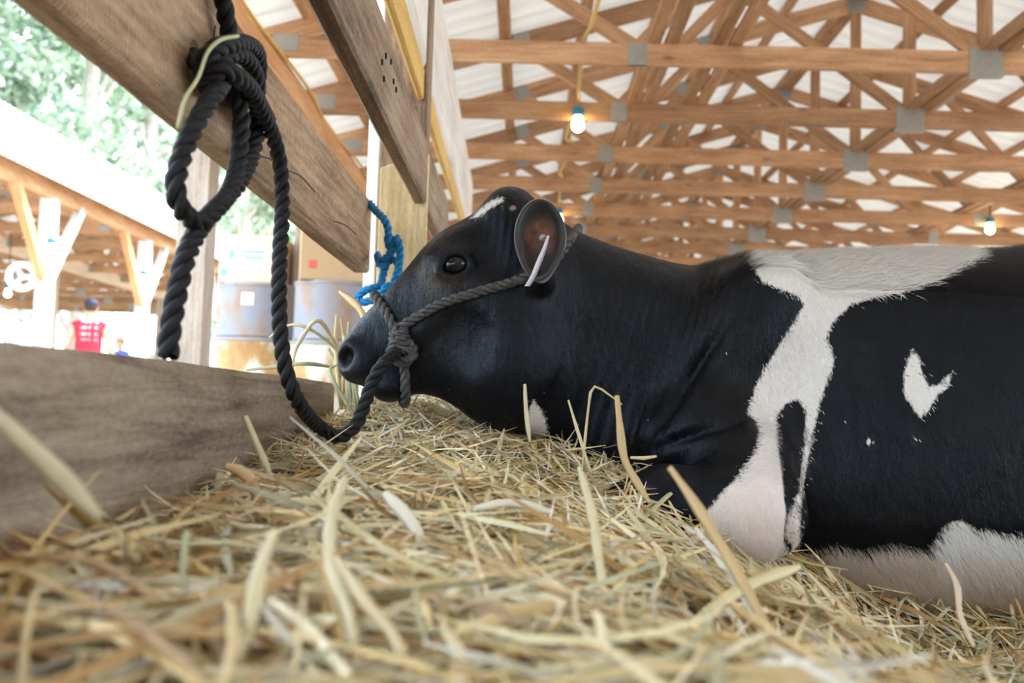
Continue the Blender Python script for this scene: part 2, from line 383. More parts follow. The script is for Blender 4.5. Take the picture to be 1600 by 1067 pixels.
tag(tube('lamp_cable', cp, 0.013, M['cable'], ds=0.05), 'tan lamp cable draped lengthwise along the trusses', 'cable')

# ================================================================== neighbouring barn
NX = -5.30; NZ = ZC+2.38; NC = NX-0.2-HS
fas = empty('trim_1', kind='structure')
def fascia_mesh(L=0.9, H=0.52):
    n = 49; y = np.linspace(0, L, n); x = 0.016*np.sin(y*2*PI/0.1)
    V = np.vstack([np.stack([x+dx, y, np.full(n, z)], 1) for dx in (0, -0.006) for z in (0, H)]); i = np.arange(n-1)
    q = np.stack([i, i+1, i+1+n, i+n], 1); return np_mesh('fascia_sheet', V, np.vstack([q, q[:, ::-1]+2*n]))
fm = fascia_mesh(); fm.materials.append(M['white_metal'])
for k in range(30): link('fascia_sheet', fm, None, fas, (NX, 4+0.9*k, NZ))
nr = make_roof('ceiling_neighbour_barn', NC, HS, NZ+0.22, 6, 30, 0.2); nr.name = 'ceiling_2'
lab2 = ['nearest', 'second', 'third', 'fourth', 'fifth', 'sixth', 'seventh', 'eighth', 'ninth', 'tenth', 'eleventh', 'twelfth', 'thirteenth', 'fourteenth']
for k in range(14):
    o = copy_tree(tr); o.location = (NC-0.55, 8.2+1.5*k, NZ+0.02)
    tag(o, 'roof truss of the neighbouring open barn, %s one seen past the planks' % lab2[k], 'roof truss', 'roof trusses of the neighbouring barn')
tag(beam('eave_girder', (NX-0.25, 5, NZ-0.02), (NX-0.25, 30, NZ-0.02), 0.08, 0.22, M['orange_wood']), 'orange girder behind the white fascia of the neighbouring barn', 'beam')
tag(beam('support_beam', (NX-3.1, 6, NZ-0.02), (NX-3.1, 30, NZ-0.02), 0.09, 0.24, M['pale_wood']), 'pale timber beam running inside the neighbouring barn', 'beam')
lab3 = ['left of the person in red', 'between the person in red and the black rope', 'just right of the hanging rope tail', 'behind the stacked drums', 'farthest along']
M['lit_post'] = wood('daylit_post', (0.48, 0.45, 0.42), (0.62, 0.60, 0.58), (0.74, 0.73, 0.71), 0.7, 1.0, 0.2, var=0.1)  # pale tone stands in for daylight falling on the posts
for k in range(5):
    y = 11.3+2.9*k; p = empty('barn_post', 'braced post in daylit tone under the white fascia, '+lab3[k], 'post', (NX-0.25, y, 0), 'braced posts of the neighbouring barn')
    beam('post', (0, 0, 0), (0, 0, NZ-0.13), 0.16, 0.16, M['lit_post'], p, up=(0, 1, 0))
    for s in (-1, 1): beam('knee_brace', (0, s*0.08, NZ-1.05), (0, s*0.80, NZ-0.10), 0.09, 0.12, M['orange_wood'] if s < 0 else M['lit_post'], p)  # far-side brace carries the same painted daylight tone
lab4 = ['behind the person in red', 'left part of the aisle', 'far part of the aisle']
for k in range(3):
    tag(beam('inner_post', (NX-3.1, 12.2+5.2*k, 0), (NX-3.1, 12.2+5.2*k, NZ-0.15), 0.14, 0.14, M['grey_post'], up=(0, 1, 0)), 'brown inner post of the neighbouring barn, '+lab4[k], 'post', 'inner posts of the neighbouring barn')
for k, (px, py, lb) in enumerate(((80, 388, 'lit bulb beside the nearest braced post of the neighbouring barn'), (224, 436, 'lit bulb beside the second braced post of the neighbouring barn'), (318, 467, 'lit bulb beside the hanging rope tail in the far barn'), (12, 457, 'lit bulb deep inside the neighbouring barn at left edge'))):
    bulb(px, py, NX-0.15 if k < 3 else NX-2.2, lb, 0 if k < 3 else 0.75)
fan = empty('barn_fan', 'white round barn fan hung inside the neighbouring barn', 'fan', PXx(34, 432, NX-0.45))
lathe('housing', [(0.10, -0.07), (0.16, -0.07), (0.17, -0.05), (0.17, 0.05), (0.16, 0.07), (0.10, 0.07)], M['white_metal'], fan, 24).rotation_euler = (PI/2, 0, 0.5)
for k in range(3):
    o = link('fan_blade', box_mesh('fan_blade', 0.13, 0.012, 0.06, 0.003, (0.075, 0, 0)), M['white_metal'], fan); o.rotation_euler = (0.3, k*2*PI/3, 0.5)
beam('bracket', (0.15, 0, 0), (0.20, 11.3-fan.location.y, 0), 0.04, 0.04, M['plate'], fan)

# ------------------------------------------------------------------ trees beyond
def leaves(n, blobs, size):
    bl = np.array(blobs, float); pick = rng.integers(0, len(bl), n)
    d = rng.normal(size=(n, 3)); d /= np.linalg.norm(d, axis=1)[:, None]
    c = bl[pick, :3] + d*bl[pick, 3:4]*rng.uniform(0.55, 1.05, (n, 1))*np.array([1, 1, 0.8])
    a = rng.normal(size=(n, 3)); a /= np.linalg.norm(a, axis=1)[:, None]; b = np.cross(a, rng.normal(size=(n, 3))); b /= np.linalg.norm(b, axis=1)[:, None]
    s = size*rng.uniform(0.6, 1.4, (n, 1)); 
    V = np.stack([c-a*s, c-b*s*0.45+a*s*0.1, c+a*s, c+b*s*0.45+a*s*0.1], 1).reshape(-1, 3); F = np.arange(4*n).reshape(-1, 4)
    me = np_mesh('foliage', V, F, False)
    pal = np.array([(0.29, 0.38, 0.26), (0.38, 0.47, 0.35), (0.20, 0.28, 0.20), (0.50, 0.56, 0.45)]); col = pal[rng.integers(0, 4, n)]*rng.uniform(0.8, 1.15, (n, 1))
    at = me.attributes.new('tint', 'FLOAT_COLOR', 'POINT'); at.data.foreach_set('color', np.repeat(np.c_[col, np.ones(n)], 4, 0).astype(np.float32).ravel())
    return me
def tree(x, y, h, r, label):
    t = empty('tree', label, 'tree', (x, y, 0), 'trees beyond the neighbouring barn'); rs = random.Random(int(x*7+y))
    tube('trunk', [(0, 0, 0), (rs.uniform(-.3, .3), 0, h*0.3), (rs.uniform(-.6, .6), 0.2, h*0.62), (0, 0, h*0.9)], h*0.014, M['bark'], t, 8, 1.0)
    bl = []
    for k in range(22):
        a = rs.uniform(0, 2*PI); q = rs.uniform(0, 1); zz = h*(0.25+0.72*q); rr = r*(1.0-0.55*abs(q-0.35))*rs.uniform(0.3, 1.0)
        bl.append((rr*math.cos(a), rr*math.sin(a), zz, r*rs.uniform(0.22, 0.42)))
        if k < 7: tube('branch', [(0, 0, zz-h*0.12), (rr*0.5*math.cos(a), rr*0.5*math.sin(a), zz-h*0.03), (rr*math.cos(a), rr*math.sin(a), zz)], h*0.005, M['bark'], t, 6, 1.0)
    f = link('foliage', leaves(4200, bl, h*0.014), M['leaf'], t); f['kind'] = 'stuff'
tl = ['tall pale green tree above the white fascia at the left edge', 'pale trunked tree behind the white barn roof', 'bright green tree seen left of the rope knot', 'green tree seen under the thick oak beam', 'leafy tree seen above the cardboard boxes',
      'distant pale tree behind the rope loop', 'low green tree seen beneath the far barn roof', 'bushy tree behind the neighbouring barn at far left', 'rounded tree far behind the drums', 'tall tree rearmost of the wood']
for (x, y, h, r), lb in zip(((-19, 33, 17, 4.5), (-16.5, 37, 18, 4.5), (-17.5, 45, 20, 5), (-16, 55, 18, 5), (-18, 66, 17, 5.5), (-24, 52, 24, 6), (-21, 22, 9, 3.5), (-24, 38, 21, 5.5), (-15, 75, 16, 6), (-27, 70, 28, 8)), tl): tree(x, y, h, r, lb)
hd = []
for k in range(70): hd.append((-17.5+rng.uniform(-0.8, 0.8), 18+k*0.8, rng.uniform(0.5, 2.0), 0.9))
hg = tag(link('hedge', leaves(9000, hd, 0.16), M['leaf']), 'green hedge foliage beyond the neighbouring barn', 'hedge', kind='stuff')

# ================================================================== implicit-surface modelling
class Field:
    def __init__(s, xs, ys, zs):
        s.xs, s.ys, s.zs = [np.asarray(a, np.float32) for a in (xs, ys, zs)]; s.F = np.full((len(xs), len(ys), len(zs)), 1.0, np.float32)
    def sl(s, lo, hi):
        r = []
        for a, l, h in zip((s.xs, s.ys, s.zs), lo, hi):
            i0 = max(0, int(np.searchsorted(a, l))-1); i1 = min(len(a), int(np.searchsorted(a, h))+2); r.append(slice(i0, max(i1, i0+1)))
        return tuple(r)
    def sub(s, sl): return s.xs[sl[0]][:, None, None], s.ys[sl[1]][None, :, None], s.zs[sl[2]][None, None, :]
    def put(s, sl, val, k, cut=False):
        a = s.F[sl]
        if cut: a, val = -a, val; 
        h = np.clip(0.5+0.5*(val-a)/k, 0, 1); r = val*(1-h)+a*h-k*h*(1-h)
        s.F[sl] = -r if cut else r
    def cap(s, a, b, ra, rb, k=0.03, cut=False):
        a, b = np.array(a, float), np.array(b, float); R = max(ra, rb)+k*1.5
        sl = s.sl(np.minimum(a, b)-R, np.maximum(a, b)+R); x, y, z = s.sub(sl); d = b-a; L = d.dot(d)+1e-12
        t = np.clip(((x-a[0])*d[0]+(y-a[1])*d[1]+(z-a[2])*d[2])/L, 0, 1)
        v = np.sqrt((x-a[0]-t*d[0])**2+(y-a[1]-t*d[1])**2+(z-a[2]-t*d[2])**2)-(ra+(rb-ra)*t); s.put(sl, v, k, cut)
    def ell(s, c, r, k=0.03, rot=0.0, cut=False, roty=None):
        """ellipsoid; rot turns it in the xz plane"""
        c = np.array(c, float); R = max(r)+k*1.5; sl = s.sl(c-R, c+R); x, y, z = s.sub(sl); x = x-c[0]; y = y-c[1]; z = z-c[2]
        cs, sn = math.cos(rot), math.sin(rot); u = (x*cs+z*sn)/r[0]; q = (-x*sn+z*cs)/r[2]; yy = y/r[1]
        n = np.sqrt(u*u+yy*yy+q*q); n2 = np.sqrt((u/r[0])**2+(yy/r[1])**2+(q/r[2])**2)+1e-6
        v = n*(n-1)/n2; s.put(sl, v, k, cut)
    def inflate(s, poly, Ym, T, R, p, k):
        """side outline in xz with a half width T; Ym, T, R are arrays over (x, z)"""
        X, Z = np.meshgrid(s.xs, s.zs, indexing='ij'); sd = poly_sd(poly, X.ravel(), Z.ravel()).reshape(X.shape)
        a = np.maximum(0, 1+sd/R); b = np.abs(s.ys[None, :, None]-Ym[:, None, :])/T[:, None, :]
        v = ((a[:, None, :]**p+b**p)**(1.0/p)-1)*np.minimum(T, R)[:, None, :]
        s.put((slice(None),)*3, v.astype(np.float32), k)
def poly_sd(poly, x, z):
    P = np.asarray(poly, float); d = np.full(x.shape, 1e9); ins = np.zeros(x.shape, bool); Q = np.roll(P, -1, 0)
    for (ax, az), (bx, bz) in zip(P, Q):
        ex, ez = bx-ax, bz-az; t = np.clip(((x-ax)*ex+(z-az)*ez)/(ex*ex+ez*ez+1e-12), 0, 1)
        d = np.minimum(d, (x-ax-t*ex)**2+(z-az-t*ez)**2)
        if abs(bz-az) > 1e-12: c = ((az > z) != (bz > z)) & (x < (bx-ax)*(z-az)/(bz-az)+ax); ins ^= c
    d = np.sqrt(d); return np.where(ins, -d, d)
def surface_nets(fl, smooth=2):
    F = fl.F; ins = F < 0; nx, ny, nz = F.shape
    cnt = np.zeros((nx-1, ny-1, nz-1), np.int8)
    for i in (0, 1):
        for j in (0, 1):
            for k in (0, 1): cnt += ins[i:nx-1+i, j:ny-1+j, k:nz-1+k]
    act = (cnt > 0) & (cnt < 8); I = np.argwhere(act); vid = np.full(act.shape, -1, np.int32); vid[act] = np.arange(len(I))
    acc = np.zeros((len(I), 3)); num = np.zeros(len(I)); ax = (fl.xs, fl.ys, fl.zs)
    cor = [(0, 0, 0), (1, 0, 0), (0, 1, 0), (1, 1, 0), (0, 0, 1), (1, 0, 1), (0, 1, 1), (1, 1, 1)]
    for e, (a, b) in enumerate([(p, q) for p in range(8) for q in range(p+1, 8) if sum(abs(cor[p][t]-cor[q][t]) for t in range(3)) == 1]):
        A = I+np.array(cor[a]); B = I+np.array(cor[b]); fa = F[A[:, 0], A[:, 1], A[:, 2]]; fb = F[B[:, 0], B[:, 1], B[:, 2]]
        m = (fa < 0) != (fb < 0); t = np.where(m, fa/(fa-fb+1e-20), 0)
        for d in range(3): acc[:, d] += np.where(m, ax[d][A[:, d]]*(1-t)+ax[d][B[:, d]]*t, 0)
        num += m
    V = acc/num[:, None]; Q = []
    for d in range(3):
        o = [0, 1, 2]; u, w_ = (d+1) % 3, (d+2) % 3
        s0 = [slice(None)]*3; s1 = [slice(None)]*3; s0[d] = slice(0, -1); s1[d] = slice(1, None)
        for q in (u, w_): s0[q] = slice(1, -1); s1[q] = slice(1, -1)
        a = ins[tuple(s0)]; b = ins[tuple(s1)]; E = np.argwhere(a != b); fl_ = a[tuple(E.T)]
        E = E+np.array([0 if t == d else 1 for t in range(3)])
        def cell(du, dw):
            G = E.copy(); G[:, u] += du; G[:, w_] += dw; return vid[G[:, 0], G[:, 1], G[:, 2]]
        q4 = np.stack([cell(-1, -1), cell(0, -1), cell(0, 0), cell(-1, 0)], 1)
        Q.append(np.where(fl_[:, None], q4, q4[:, ::-1]))
    Q = np.vstack(Q)
    ea = np.vstack([Q[:, [0, 1]], Q[:, [1, 2]], Q[:, [2, 3]], Q[:, [3, 0]]])
    deg = np.bincount(ea[:, 0], minlength=len(V))
    for it in range(smooth):
        s_ = np.stack([np.bincount(ea[:, 0], V[ea[:, 1], t], len(V)) for t in range(3)], 1)/np.maximum(deg, 1)[:, None]
        V = V*0.4+s_*0.6
    return V, Q
def vnormals(V, Q):
    n = np.cross(V[Q[:, 2]]-V[Q[:, 0]], V[Q[:, 3]]-V[Q[:, 1]]); N = np.stack([sum(np.bincount(Q[:, c], n[:, t], len(V)) for c in range(4)) for t in range(3)], 1)
    return N/(np.linalg.norm(N, axis=1)[:, None]+1e-12)

# ================================================================== the cow
YH, YN, YT = 1.86, 1.95, 2.02          # middle planes of head, neck, trunk
def outline(pts, Y, ds=0.02):
    C = catmull([PY(x, y, Y) for x, y in pts], ds, True); return C[:, [0, 2]]
xa, xb = PY(512, 600, YH).x, PY(2130, 600, YT).x
fx = np.r_[np.arange(xa, 0.42, 0.0052), np.arange(0.42, 0.62, 0.0085), np.arange(0.62, xb, 0.013)]
fy = np.r_[np.arange(1.48, 1.70, 0.010), np.arange(1.70, 2.02, 0.006), np.arange(2.02, 2.42, 0.014)]
fz = np.arange(-0.02, 0.93, 0.006)
fl = Field(fx, fy, fz)
GX, GZ = np.meshgrid(fl.xs, fl.zs, indexing='ij')
def xof(px, Y): return PY(px, 600, Y).x
trunk = outline([(1070, 470), (1110, 428), (1165, 405), (1240, 398), (1340, 394), (1440, 392), (1520, 396), (1600, 389), (1700, 378), (1830, 384), (1960, 420), (2050, 520), (2090, 680), (2095, 860), (2040, 985), (1800, 1010), (1500, 1010), (1300, 1000), (1170, 960), (1060, 880), (1010, 770), (1020, 640), (1040, 540)], YT)
fl.inflate(trunk, np.full_like(GX, YT), np.interp(GX, [xof(1000, YT), xof(1120, YT), xof(1300, YT), xof(1500, YT), xof(1900, YT), xof(2100, YT)], [0.15, 0.19, 0.25, 0.30, 0.29, 0.20]), np.interp(GX, [0.3, 0.6, 1.0], [0.17, 0.24, 0.27]), 2.15, 0.01)
neck = outline([(800, 330), (850, 343), (905, 369), (960, 387), (1020, 402), (1080, 413), (1130, 414), (1190, 410), (1240, 470), (1230, 650), (1150, 800), (1040, 850), (985, 800), (935, 748), (890, 706), (850, 684), (810, 668), (765, 655), (740, 620), (735, 520), (760, 400)], YN)
fl.inflate(neck, np.interp(GX, [xof(760, YH), xof(1050, YN)], [YH, YN+0.02]), np.interp(GX, [xof(760, YH), xof(900, YN), xof(1000, YN), xof(1200, YT)], [0.085, 0.105, 0.125, 0.17]), np.full_like(GX, 0.15), 2.0, 0.05)
head = outline([(530, 546), (529, 562), (534, 580), (546, 596), (566, 603), (582, 610), (592, 622), (612, 627), (634, 619), (660, 616), (700, 625), (735, 638), (775, 652), (815, 660), (850, 600), (872, 500), (870, 420), (852, 360), (828, 326), (814, 305), (796, 299), (778, 303), (762, 318), (742, 337), (716, 349), (688, 364), (660, 390), (632, 424), (602, 459), (572, 489), (546, 519)], YH)
ax0, ax1 = PY(535, 562, YH), PY(830, 420, YH); axd = (ax1-ax0); axl = axd.length; axd.normalize()
tt = ((GX-ax0.x)*axd.x+(GZ-ax0.z)*axd.z)/axl
fl.inflate(head, np.full_like(GX, YH), np.interp(tt, [0, 0.07, 0.2, 0.4, 0.6, 0.8, 1.0], [0.052, 0.060, 0.058, 0.064, 0.092, 0.100, 0.095]), np.interp(tt, [0, 0.15, 0.4, 0.7, 1.0], [0.052, 0.075, 0.10, 0.13, 0.14]), 2.25, 0.045)
def hp(px, py, dy): return PY(px, py, YH+dy)     # point of the head, dy metres nearer (negative) than its middle plane
for s in (-1, 1):
    fl.ell(hp(712, 398, s*0.066), (0.052, 0.030, 0.036), 0.03, 0.5)            # orbit
    fl.ell(hp(790, 545, s*0.062), (0.085, 0.034, 0.095), 0.04, 0.3)            # cheek muscle
    fl.ell(hp(700, 490, s*0.060), (0.10, 0.016, 0.02), 0.025, 0.62)            # facial crest
    fl.ell(hp(690, 545, s*0.096), (0.080, 0.020, 0.045), 0.05, 0.45, True)     # hollow before the cheek
    fl.ell(hp(760, 380, s*0.105), (0.035, 0.022, 0.045), 0.03, 0.3, True)      # temple
    fl.ell(hp(560, 568, s*0.040), (0.034, 0.026, 0.034), 0.025, 0.6)           # muzzle pad
    fl.ell(hp(545, 545, s*0.047), (0.022, 0.017, 0.017), 0.012, 0.9)           # wing of the nostril
    fl.ell(hp(541, 558, s*0.060), (0.0125, 0.030, 0.018), 0.006, -0.45, True)  # nostril
    fl.ell(hp(536, 566, s*0.056), (0.008, 0.014, 0.010), 0.008, 0.3, True)
    fl.cap(hp(562, 602, s*0.052), hp(605, 590, s*0.066), 0.006, 0.006, 0.010, True)   # mouth line
    fl.cap(hp(605, 590, s*0.066), hp(645, 578, s*0.070), 0.006, 0.003, 0.010, True)
    fl.ell(hp(612, 608, s*0.028), (0.034, 0.026, 0.020), 0.02, 0.1)            # lower lip
    fl.ell(hp(708, 411, s*0.096), (0.0275, 0.021, 0.0205), 0.007, 0.12, True)   # eye socket
    lid = [(684, 425), (691, 408), (702, 397), (715, 394), (729, 400), (739, 413)]
    for a, b in zip(lid[:-1], lid[1:]): fl.cap(hp(*a, s*0.094), hp(*b, s*0.094), 0.0066, 0.0066, 0.006)
    lid = [(684, 425), (698, 432), (715, 432), (729, 425), (739, 413)]
    for a, b in zip(lid[:-1], lid[1:]): fl.cap(hp(*a, s*0.095), hp(*b, s*0.095), 0.0052, 0.0052, 0.006)
fl.ell(hp(797, 338, 0.0), (0.022, 0.050, 0.024), 0.025)
for s in (-1, 1): fl.ell(hp(842, 436, s*0.096), (0.024, 0.026, 0.022), 0.03)                           # poll
# shoulder, upper arm, folded foreleg
fl.ell(PY(1150, 560, 1.84), (0.10, 0.062, 0.20), 0.06, -0.42)
fl.ell(PY(1110, 690, 1.79), (0.12, 0.075, 0.085), 0.06, 0.1)
fl.cap(PY(1165, 740, 1.72), PY(1180, 800, 1.66), 0.080, 0.072, 0.05)
fl.cap(PY(1180, 800, 1.65), PY(1040, 790, 1.66), 0.076, 0.062, 0.04)
fl.cap(PY(1040, 790, 1.66), PY(985, 800, 1.67), 0.062, 0.055, 0.03)
fl.cap(PY(1000, 850, 1.66), PY(1170, 930, 1.64), 0.045, 0.035, 0.03)              # cannon folded back under the straw
fl.ell(PY(1195, 935, 1.63), (0.05, 0.035, 0.028), 0.02)                           # hoof
# brisket, ribs
fl.ell(PY(960, 700, 1.93), (0.10, 0.10, 0.10), 0.06)
fl.ell(PY(1450, 760, 1.86), (0.34, 0.14, 0.22), 0.10)
fl.ell(PY(1860, 800, 1.80), (0.22, 0.10, 0.20), 0.08)                             # stifle of the hind leg, right of the frame
cV, cQ = surface_nets(fl, 3)
cN = vnormals(cV, cQ); pj = project(cV)
# skin folds of neck and shoulder
def gau(cx, cy, sx, sy, a=0.0):
    u = (pj[:, 0]-cx)*math.cos(a)+(pj[:, 1]-cy)*math.sin(a); v = -(pj[:, 0]-cx)*math.sin(a)+(pj[:, 1]-cy)*math.cos(a)
    return np.exp(-(u/sx)**2-(v/sy)**2)
near = np.clip(-cN[:, 1]*2, 0, 1)
q1 = (pj[:, 0]-1080)+0.22*(pj[:, 1]-470); q2 = (pj[:, 0]-980)+0.25*(pj[:, 1]-650); q3 = (pj[:, 0]-790)
wr = 0.0022*np.sin(q1/15*2*PI+0.8*np.sin(pj[:, 1]/40))*gau(1090, 470, 95, 55, -0.3) + 0.0035*np.sin(q2/24*2*PI+0.9*np.sin(pj[:, 1]/50))*gau(965, 660, 75, 75)
wr += 0.0022*np.sin((pj[:, 0]+0.1*pj[:, 1])/13*2*PI)*gau(797, 360, 26, 45)
crease = (pj[:, 0]-1010)*(460-690)-(pj[:, 1]-690)*(1165-1010); crease /= math.hypot(230, 155)
wr += -0.017*np.exp(-(crease/11)**2)*gau(1075, 590, 110, 110) + 0.010*np.exp(-((crease+34)/26)**2)*gau(1095, 590, 110, 110)
cr2 = np.abs(pj[:, 1]-np.interp(pj[:, 0], [985, 1030, 1100, 1180], [712, 700, 672, 650]))
wr += -0.012*np.exp(-(cr2/9)**2)*gau(1085, 675, 80, 60)
wr += -0.016*np.exp(-((pj[:, 0]-np.interp(pj[:, 1], [690, 740, 800, 850, 890], [1220, 1231, 1239, 1233, 1206]))/7)**2)*np.clip((pj[:, 1]-690)/90, 0, 1)*np.clip((900-pj[:, 1])/60, 0, 1)
cV = cV+cN*(wr*near)[:, None]
cN = vnormals(cV, cQ)
# coat markings
WHITE = [[(1160, 395), (1168, 408), (1182, 425), (1192, 440), (1218, 452), (1246, 462), (1256, 476), (1246, 494), (1230, 520), (1213, 548), (1196, 575), (1182, 602), (1173, 628), (1168, 644), (1181, 655), (1187, 676), (1181, 702), (1168, 724), (1148, 748), (1122, 778), (1104, 800), (1092, 832), (1104, 870), (1150, 905), (1190, 910), (1230, 870), (1237, 820), (1231, 768), (1222, 728), (1215, 690), (1213, 652), (1226, 632), (1244, 622), (1259, 640), (1258, 690), (1253, 740), (1246, 785), (1236, 830), (1240, 870), (1250, 850), (1250, 790), (1259, 735), (1268, 690), (1281, 632), (1300, 574), (1303, 560), (1291, 530), (1302, 502), (1330, 476), (1370, 463), (1420, 456), (1462, 440), (1500, 418), (1532, 404), (1520, 380), (1400, 350), (1250, 350), (1160, 370)],
         [(1425, 545), (1436, 560), (1441, 585), (1453, 604), (1470, 600), (1488, 580), (1481, 604), (1462, 620), (1451, 641), (1440, 656), (1425, 636), (1411, 610), (1414, 580)],
         [(1228, 868), (1262, 868), (1300, 852), (1340, 860), (1400, 850), (1450, 860), (1475, 822), (1500, 811), (1530, 830), (1600, 838), (1800, 838), (2200, 830), (2200, 1300), (1190, 1300), (1200, 920)],
         [(833, 625), (850, 648), (856, 675), (840, 690), (822, 680), (824, 650)],
         [(735, 341), (752, 326), (768, 312), (785, 309), (787, 315), (770, 322), (750, 338)]]
sd = np.full(len(cV), 999.0)
for p in WHITE: sd = np.minimum(sd, poly_sd(p, pj[:, 0], pj[:, 1]))
for x, y, r in ((1358, 690, 4), (1430, 682, 2)): sd = np.minimum(sd, np.hypot(pj[:, 0]-x, pj[:, 1]-y)-r)
coat = np.clip(-sd/14.0, -1, 1)
pink = np.clip(gau(1185, 810, 60, 110)*0.58 + gau(801, 325, 8, 6)*1.3, 0, 1)
grey = np.clip(gau(536, 560, 18, 26, -0.5)*0.9+gau(560, 596, 22, 8)*0.6, 0, 1)
tan = np.clip(gau(676, 445, 22, 30, -0.6)*0.7+gau(708, 440, 30, 10)*0.5+gau(700, 385, 30, 8)*0.4, 0, 1)
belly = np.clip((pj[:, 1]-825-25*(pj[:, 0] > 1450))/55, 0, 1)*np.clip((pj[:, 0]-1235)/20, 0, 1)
def cowmat():
    m, nt, b = newmat('holstein_coat')
    at = lambda n: nd(nt, 'ShaderNodeAttribute', attribute_name=n).outputs['Fac']
    v = objco(nt, (70, 70, 18), False); n1 = nd(nt, 'ShaderNodeTexNoise', {'Vector': v, 'Scale': 2.2, 'Detail': 4.0, 'Roughness': 0.65})
    v2 = objco(nt, (1, 1, 1), False); n2 = nd(nt, 'ShaderNodeTexNoise', {'Vector': v2, 'Scale': 6.0, 'Detail': 4.0}); n3 = nd(nt, 'ShaderNodeTexNoise', {'Vector': v2, 'Scale': 420.0, 'Detail': 3.0}); n5 = nd(nt, 'ShaderNodeTexNoise', {'Vector': objco(nt, (1.3, 1.3, 0.7), False), 'Scale': 16.0, 'Detail': 3.0})
    co = math_(nt, 'ADD', at('coat'), math_(nt, 'MULTIPLY', math_(nt, 'SUBTRACT', n1.outputs[0], 0.5), 0.9)); co = math_(nt, 'MULTIPLY_ADD', co, 3.0, 0.5, True)
    blk = ramp(nt, n2.outputs[0], [(0.35, (0.0018, 0.0022, 0.004)), (0.6, (0.0042, 0.0036, 0.004)), (0.8, (0.010, 0.007, 0.006))]).outputs[0]
    blk = mixc(nt, math_(nt, 'MULTIPLY', n1.outputs[0], 0.35), blk, (0.008, 0.008, 0.011))
    blk = mixc(nt, math_(nt, 'MULTIPLY', at('tan'), 0.5), blk, (0.11, 0.085, 0.06)); blk = mixc(nt, math_(nt, 'MULTIPLY', at('grey'), 0.5), blk, (0.07, 0.065, 0.06))
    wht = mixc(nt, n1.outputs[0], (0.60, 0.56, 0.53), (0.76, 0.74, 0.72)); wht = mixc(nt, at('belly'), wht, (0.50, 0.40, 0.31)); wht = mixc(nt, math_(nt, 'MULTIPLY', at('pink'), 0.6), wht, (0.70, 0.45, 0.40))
    c = mixc(nt, co, blk, wht); pk = math_(nt, 'MULTIPLY_ADD', at('pink'), 2.0, -1.2, True)
    c = mixc(nt, math_(nt, 'MULTIPLY', pk, 0.7), c, (0.66, 0.42, 0.36))
    nt.links.new(c, b.inputs['Base Color']); b.inputs['Roughness'].default_value = 0.38; b.inputs['Specular IOR Level'].default_value = 0.22
    b.inputs['Specular Tint'].default_value = (0.68, 0.84, 1.0, 1); b.inputs['Sheen Weight'].default_value = 0.02; b.inputs['Sheen Roughness'].default_value = 0.4; b.inputs['Sheen Tint'].default_value = (0.75, 0.85, 1, 1)  # blue tints put skylight colour into the coat's highlights
    bump(nt, b, math_(nt, 'ADD', n1.outputs[0], math_(nt, 'ADD', math_(nt, 'MULTIPLY', n3.outputs[0], 0.5), math_(nt, 'MULTIPLY', n5.outputs[0], 5.0))), 0.40, 0.004); return m
M['cow'] = cowmat()
cow = empty('cow', 'black and white cow lying in the straw wearing a rope halter', 'cow', (0.6, YT, 0))
bpy.context.view_layer.update()
base = np.array((0.6, YT, 0))
cme = np_mesh('body', cV-base, cQ)
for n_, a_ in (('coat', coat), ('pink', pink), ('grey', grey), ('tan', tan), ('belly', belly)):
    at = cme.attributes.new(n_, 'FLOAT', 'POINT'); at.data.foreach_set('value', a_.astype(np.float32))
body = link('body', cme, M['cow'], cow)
BVH = BVHTree.FromPolygons([tuple(v) for v in cV], [tuple(q) for q in cQ])
def on_cow(px, py, off=0.0, dflt=1.8):
    d = ray(px, py).normalized(); h = BVH.ray_cast(CAMLOC, d, 5)
    return h[0]-d*off if h[0] is not None else CAMLOC+d*(dflt/d.y)
# eyes
def eyemat():
    m, nt, b = newmat('cow_eye'); b.inputs['Base Color'].default_value = (0.006, 0.006, 0.010, 1); b.inputs['Roughness'].default_value = 0.04; b.inputs['Specular IOR Level'].default_value = 0.45; return m
M['eye'] = eyemat()
def ellipsoid(name, c, r, mat, parent, rot=(0, 0, 0), seg=24):
    bm = bmesh.new(); bmesh.ops.create_uvsphere(bm, u_segments=seg, v_segments=seg//2, radius=1)
    for v in bm.verts: v.co = Vector((v.co.x*r[0], v.co.y*r[1], v.co.z*r[2]))
    return link(name, bm_mesh(name, bm, True), mat, parent, c, rot)
CB = Vector(base)
for s in (-1, 1): ellipsoid('eye', hp(712, 413, s*0.0800)-CB, (0.0268, 0.0195, 0.0210), M['eye'], cow, (0, -0.12, 0))
